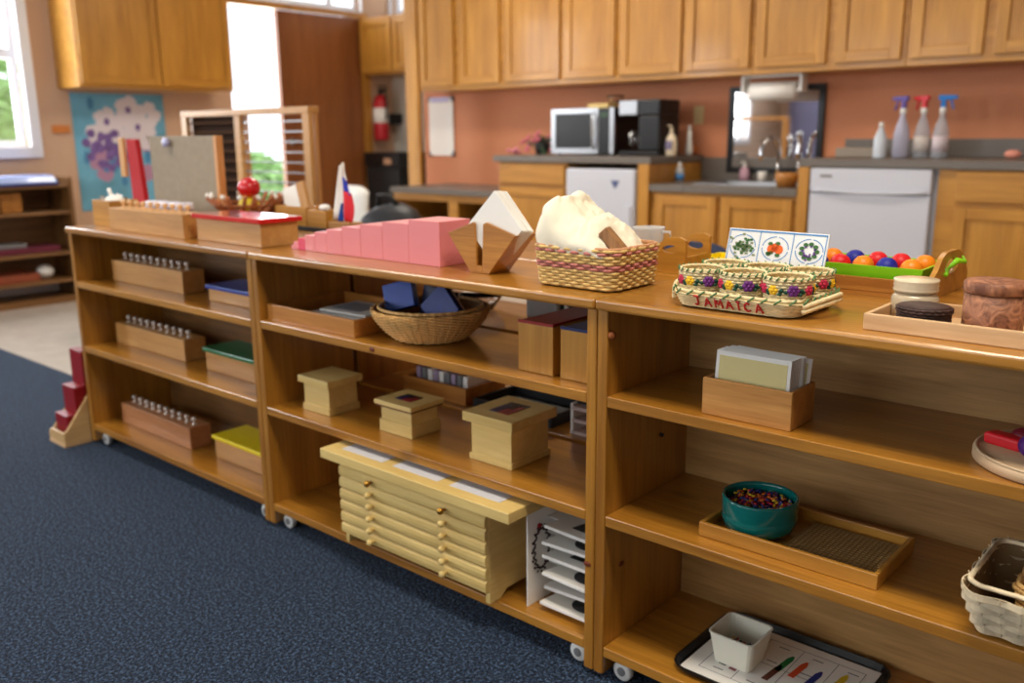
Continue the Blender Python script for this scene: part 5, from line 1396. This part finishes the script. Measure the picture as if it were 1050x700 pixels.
mb.build('cup_body', mat('off white plastic', (232, 230, 214), .3, coat=.2), r)
mb = MB(); rn = random.Random(2)
for i in range(60):
    p = Vector((rn.uniform(-.024, .024), rn.uniform(-.024, .024), .008+rn.random()*.018)); dv = Vector((rn.uniform(-1, 1), rn.uniform(-1, 1), rn.uniform(-.3, .3))).normalized()*.006
    mb.tube([p-dv, p+dv], .003, 6, rn.randrange(4))
o = mb.build('crayon_bits', [mat('bit brown', (110, 64, 40), .6), mat('bit red', (160, 40, 40), .6), mat('bit tan', (196, 156, 90), .6), mat('bit dark', (50, 40, 50), .6)], loc=(-.672, .128, Z3+.0064)); tag(o, 'broken crayon bits in the square white cup', 'crayon bits', kind='stuff')

# ----------------------------------------------------------------- things on the floor behind
# drying rack / frame stand
r = thing('wooden_rack', 'tall light wooden rack with dark slats standing behind the left shelf', 'rack', (-4.03, 1.30, 0))
X0, X1 = -.565, .555; HZ = 1.175
for x_ in (X0, -.06, X1-.05): MB().box(x_, x_+.05, 0, .025, 0, HZ-.03).build('post', M['beechZ'], r, bev=.002)
for x_ in (X0, -.06, X1-.05): MB().box(x_+.01, x_+.04, .045, .06, 0, HZ-.03).build('post', M['beechZ'], r, bev=.002)
MB().box(X0, X1, -.002, .062, HZ-.0298, HZ).build('top_board', M['beechX'], r, bev=.003)
MB().box(X0+.0505, -.0605, .036, .042, .05, HZ-.031).build('back_panel', mat('dark rack back', (52, 34, 22), .9, spec=.1), r)
slatm = mat('dark brown slat', (80, 52, 30), .85, spec=.1)
for i in range(22):
    z = .10+i*.048
    MB().box(X0+.0505, -.0605, .012, .0355, z, z+.008).build('slat_shelf', slatm, r)
    MB().box(-.0095, X1-.0505, .012, .020, z, z+.007).build('rail', M['steel'], r)
# white chair with a dark coat bag
def chair(loc, rz, label, m, legm, s=1.0):
    r = thing('child_chair', label, 'chair', loc, rz)
    mb = MB(); n = 8
    for i in range(n+1): pass
    vs = []
    for i in range(9):
        u = i/8*2-1
        for j in range(5):
            v = j/4
            vs.append((u*.17*(1-.08*v), .15+.035*v+.03*(1-u*u)*-1*.6+.02, .40+.24*v-(.03*abs(u)**4 if j == 4 else 0)))
    mb.add(vs, [(a*5+b, a*5+b+1, (a+1)*5+b+1, (a+1)*5+b) for a in range(8) for b in range(4)], 0, True)
    o = mb.build('backrest', m, r); md = o.modifiers.new('s', 'SOLIDIFY'); md.thickness = .012
    MB().box(-.175, .175, -.17, .17, .33, .345).build('seat', m, r, bev=.006)
    for sx in (-1, 1):
        MB().tube([(sx*.15, .15, .33), (sx*.155, .18, .42)], .009).build('back_strut', legm, r)
        for sy in (-1, 1): MB().tube([(sx*.14, sy*.13, .33), (sx*.17, sy*.17, 0)], .011, 8).build('leg', legm, r)
    r.scale = (s, s, s)
    return r
wc = chair((-4.33, 2.05, 0), .0, 'white plastic chair behind the flag', M['white'], M['steel'], 1.2)
wc.scale = (.80, 1.0, 1.17)
chair((-1.70, 1.90, 0), PI, 'dark blue chair seen through the gap left of the picture card', mat('dark blue plastic', (46, 58, 92), .5), M['steel'], 1.0)
r = thing('backpack', 'dark backpack seen behind the pink cubes, right of the white chair', 'backpack', (-3.33, 1.62, 0))
bm = mat('black nylon', (28, 32, 40), .5, bump=.5, bscale=60)
mb = MB(); 
vs = []; n = 24; k_ = 14
for i in range(k_+1):
    v = i/k_; a = PI*v
    for j in range(n):
        t = 2*PI*j/n
        rr_ = math.sin(a)**.6
        p = Vector((.23*rr_*math.cos(t), .16*rr_*math.sin(t), .37-.35*math.cos(a)))
        p += p.normalized()*.03*fbm((p.x*6, p.y*6, p.z*6), 3)
        vs.append((p.x+.05*v, p.y, max(0, p.z)))
mb.add(vs, [(i*n+j, i*n+(j+1) % n, (i+1)*n+(j+1) % n, (i+1)*n+j) for i in range(k_) for j in range(n)], 0, True)
mb.build('bag_body', bm, r)
MB().tube([(-.06, 0, .70), (-.03, -.02, .76), (.05, -.02, .76), (.09, 0, .71)], .012, 8).build('carry_loop', M['blackm'], r)
MB().tube([(-.15, -.12, .55), (-.04, -.16, .62), (.12, -.14, .58), (.17, -.12, .45)], .010, 8).build('strap', mat('blue strap', (60, 100, 140), .5), r)

# ---------------------------------------------------------------- curtain seen in the mirror
mb = MB(); n = 80
vs = []
for i in range(n+1):
    x_ = -6.1+i/n*.95; y_ = -4.50+.03*math.sin(i*.9)
    vs += [(x_, y_, .3), (x_, y_, 2.45)]
mb.add(vs, [(2*i, 2*i+2, 2*i+3, 2*i+1) for i in range(n)], 0, True)
r = thing('curtain', 'long violet curtain hanging beside the rear window', 'curtain', (0, 0, 0))
mb.build('fabric', mat('violet curtain cloth', (134, 130, 156), .8), r)
MB().tube([(-6.2, -4.5, 2.47), (-5.05, -4.5, 2.47)], .012).build('curtain_rod', M['steel'], r)
# ceiling lamps
def ceiling_lamp(x_, y_, label, W=1.1, D=.5, power=40, col=(1, .9, .76)):
    r = thing('ceiling_lamp', label, 'lamp', (x_, y_, 2.7), 0, 'ceiling lamps')
    mb = MB(); mb.box(-W/2, W/2, -D/2, -D/2+.02, -.07, 0); mb.box(-W/2, W/2, D/2-.02, D/2, -.07, 0); mb.box(-W/2, -W/2+.02, -D/2+.02, D/2-.02, -.07, 0); mb.box(W/2-.02, W/2, -D/2+.02, D/2-.02, -.07, 0)
    mb.build('frame', M['frame'], r)
    MB().box(-W/2+.02, W/2-.02, -D/2+.02, D/2-.02, -.03, -.02).build('diffuser', M['paper'], r)
    ld = bpy.data.lights.new('ceiling_light', 'AREA'); ld.shape = 'RECTANGLE'; ld.size = W-.06; ld.size_y = D-.06; ld.energy = power; ld.color = col
    lo = bpy.data.objects.new('ceiling_light', ld); COL.objects.link(lo); lo.location = (x_, y_, 2.66)
KP, CP = 42, 52
ceiling_lamp(-3.6, 2.3, 'ceiling lamp over the left of the kitchen', power=38)
ceiling_lamp(-1.2, 2.3, 'ceiling lamp over the right of the kitchen', power=13)
ceiling_lamp(-3.2, -.55, 'ceiling lamp over the left of the carpet', power=22)
ceiling_lamp(-.3, -.55, 'ceiling lamp over the right of the carpet', power=46)

# ---------------------------------------------------------------- daylight
def win_light(loc, rot, sx, sy, power, col=(.93, .97, 1)):
    ld = bpy.data.lights.new('window_light', 'AREA'); ld.shape = 'RECTANGLE'; ld.size = sx; ld.size_y = sy; ld.energy = power; ld.color = col
    lo = bpy.data.objects.new('window_light', ld); COL.objects.link(lo); lo.location = loc; lo.rotation_euler = rot
win_light((-4.3, -4.72, 1.55), (PI/2, 0, 0), 1.8, 1.5, 44)
win_light((-2.0, -4.72, 1.55), (PI/2, 0, 0), 1.8, 1.5, 18)
win_light((.3, -4.72, 1.55), (PI/2, 0, 0), 1.8, 1.5, 5)
win_light((-6.45, -2.9, 1.6), (0, -PI/2, 0), 1.3, 1.2, 95)
win_light((-6.45, .52, 1.6), (0, -PI/2, 0), 1.25, 1.3, 70)
win_light((-6.45, 3.35, 1.3), (0, -PI/2, 0), 2.5, 1.2, 60)
wd = bpy.data.worlds.new('sky'); SC.world = wd; wd.use_nodes = True
bg = wd.node_tree.nodes['Background']; bg.inputs[0].default_value = (.86, .93, 1, 1); bg.inputs[1].default_value = 2.2

# ---------------------------------------------------------------- camera
yaw, pitch, roll = map(math.radians, (-41, 13, -.5))
fw = Vector((math.sin(yaw)*math.cos(pitch), math.cos(yaw)*math.cos(pitch), -math.sin(pitch)))
rt = Vector((math.cos(yaw), -math.sin(yaw), 0)); up = rt.cross(fw)
r2 = rt*math.cos(roll)+up*math.sin(roll); u2 = -rt*math.sin(roll)+up*math.cos(roll)
cd = bpy.data.cameras.new('camera'); cam = bpy.data.objects.new('camera', cd); COL.objects.link(cam)
mw = Matrix((( r2.x, u2.x, -fw.x, 0), (r2.y, u2.y, -fw.y, 0), (r2.z, u2.z, -fw.z, 0), (0, 0, 0, 1)))
mw.translation = Vector((0, -1.29, 1.042))
cam.matrix_world = mw
cd.sensor_width = 36; cd.lens = 920/1050*36; cd.clip_start = .05; cd.clip_end = 200
cd.dof.use_dof = True; cd.dof.focus_distance = 1.42; cd.dof.aperture_fstop = 3.2
SC.camera = cam
SC.view_settings.view_transform = 'Standard'; SC.view_settings.look = 'None'; SC.view_settings.gamma = 1; SC.view_settings.use_curve_mapping = False
SC.view_settings.exposure = 0
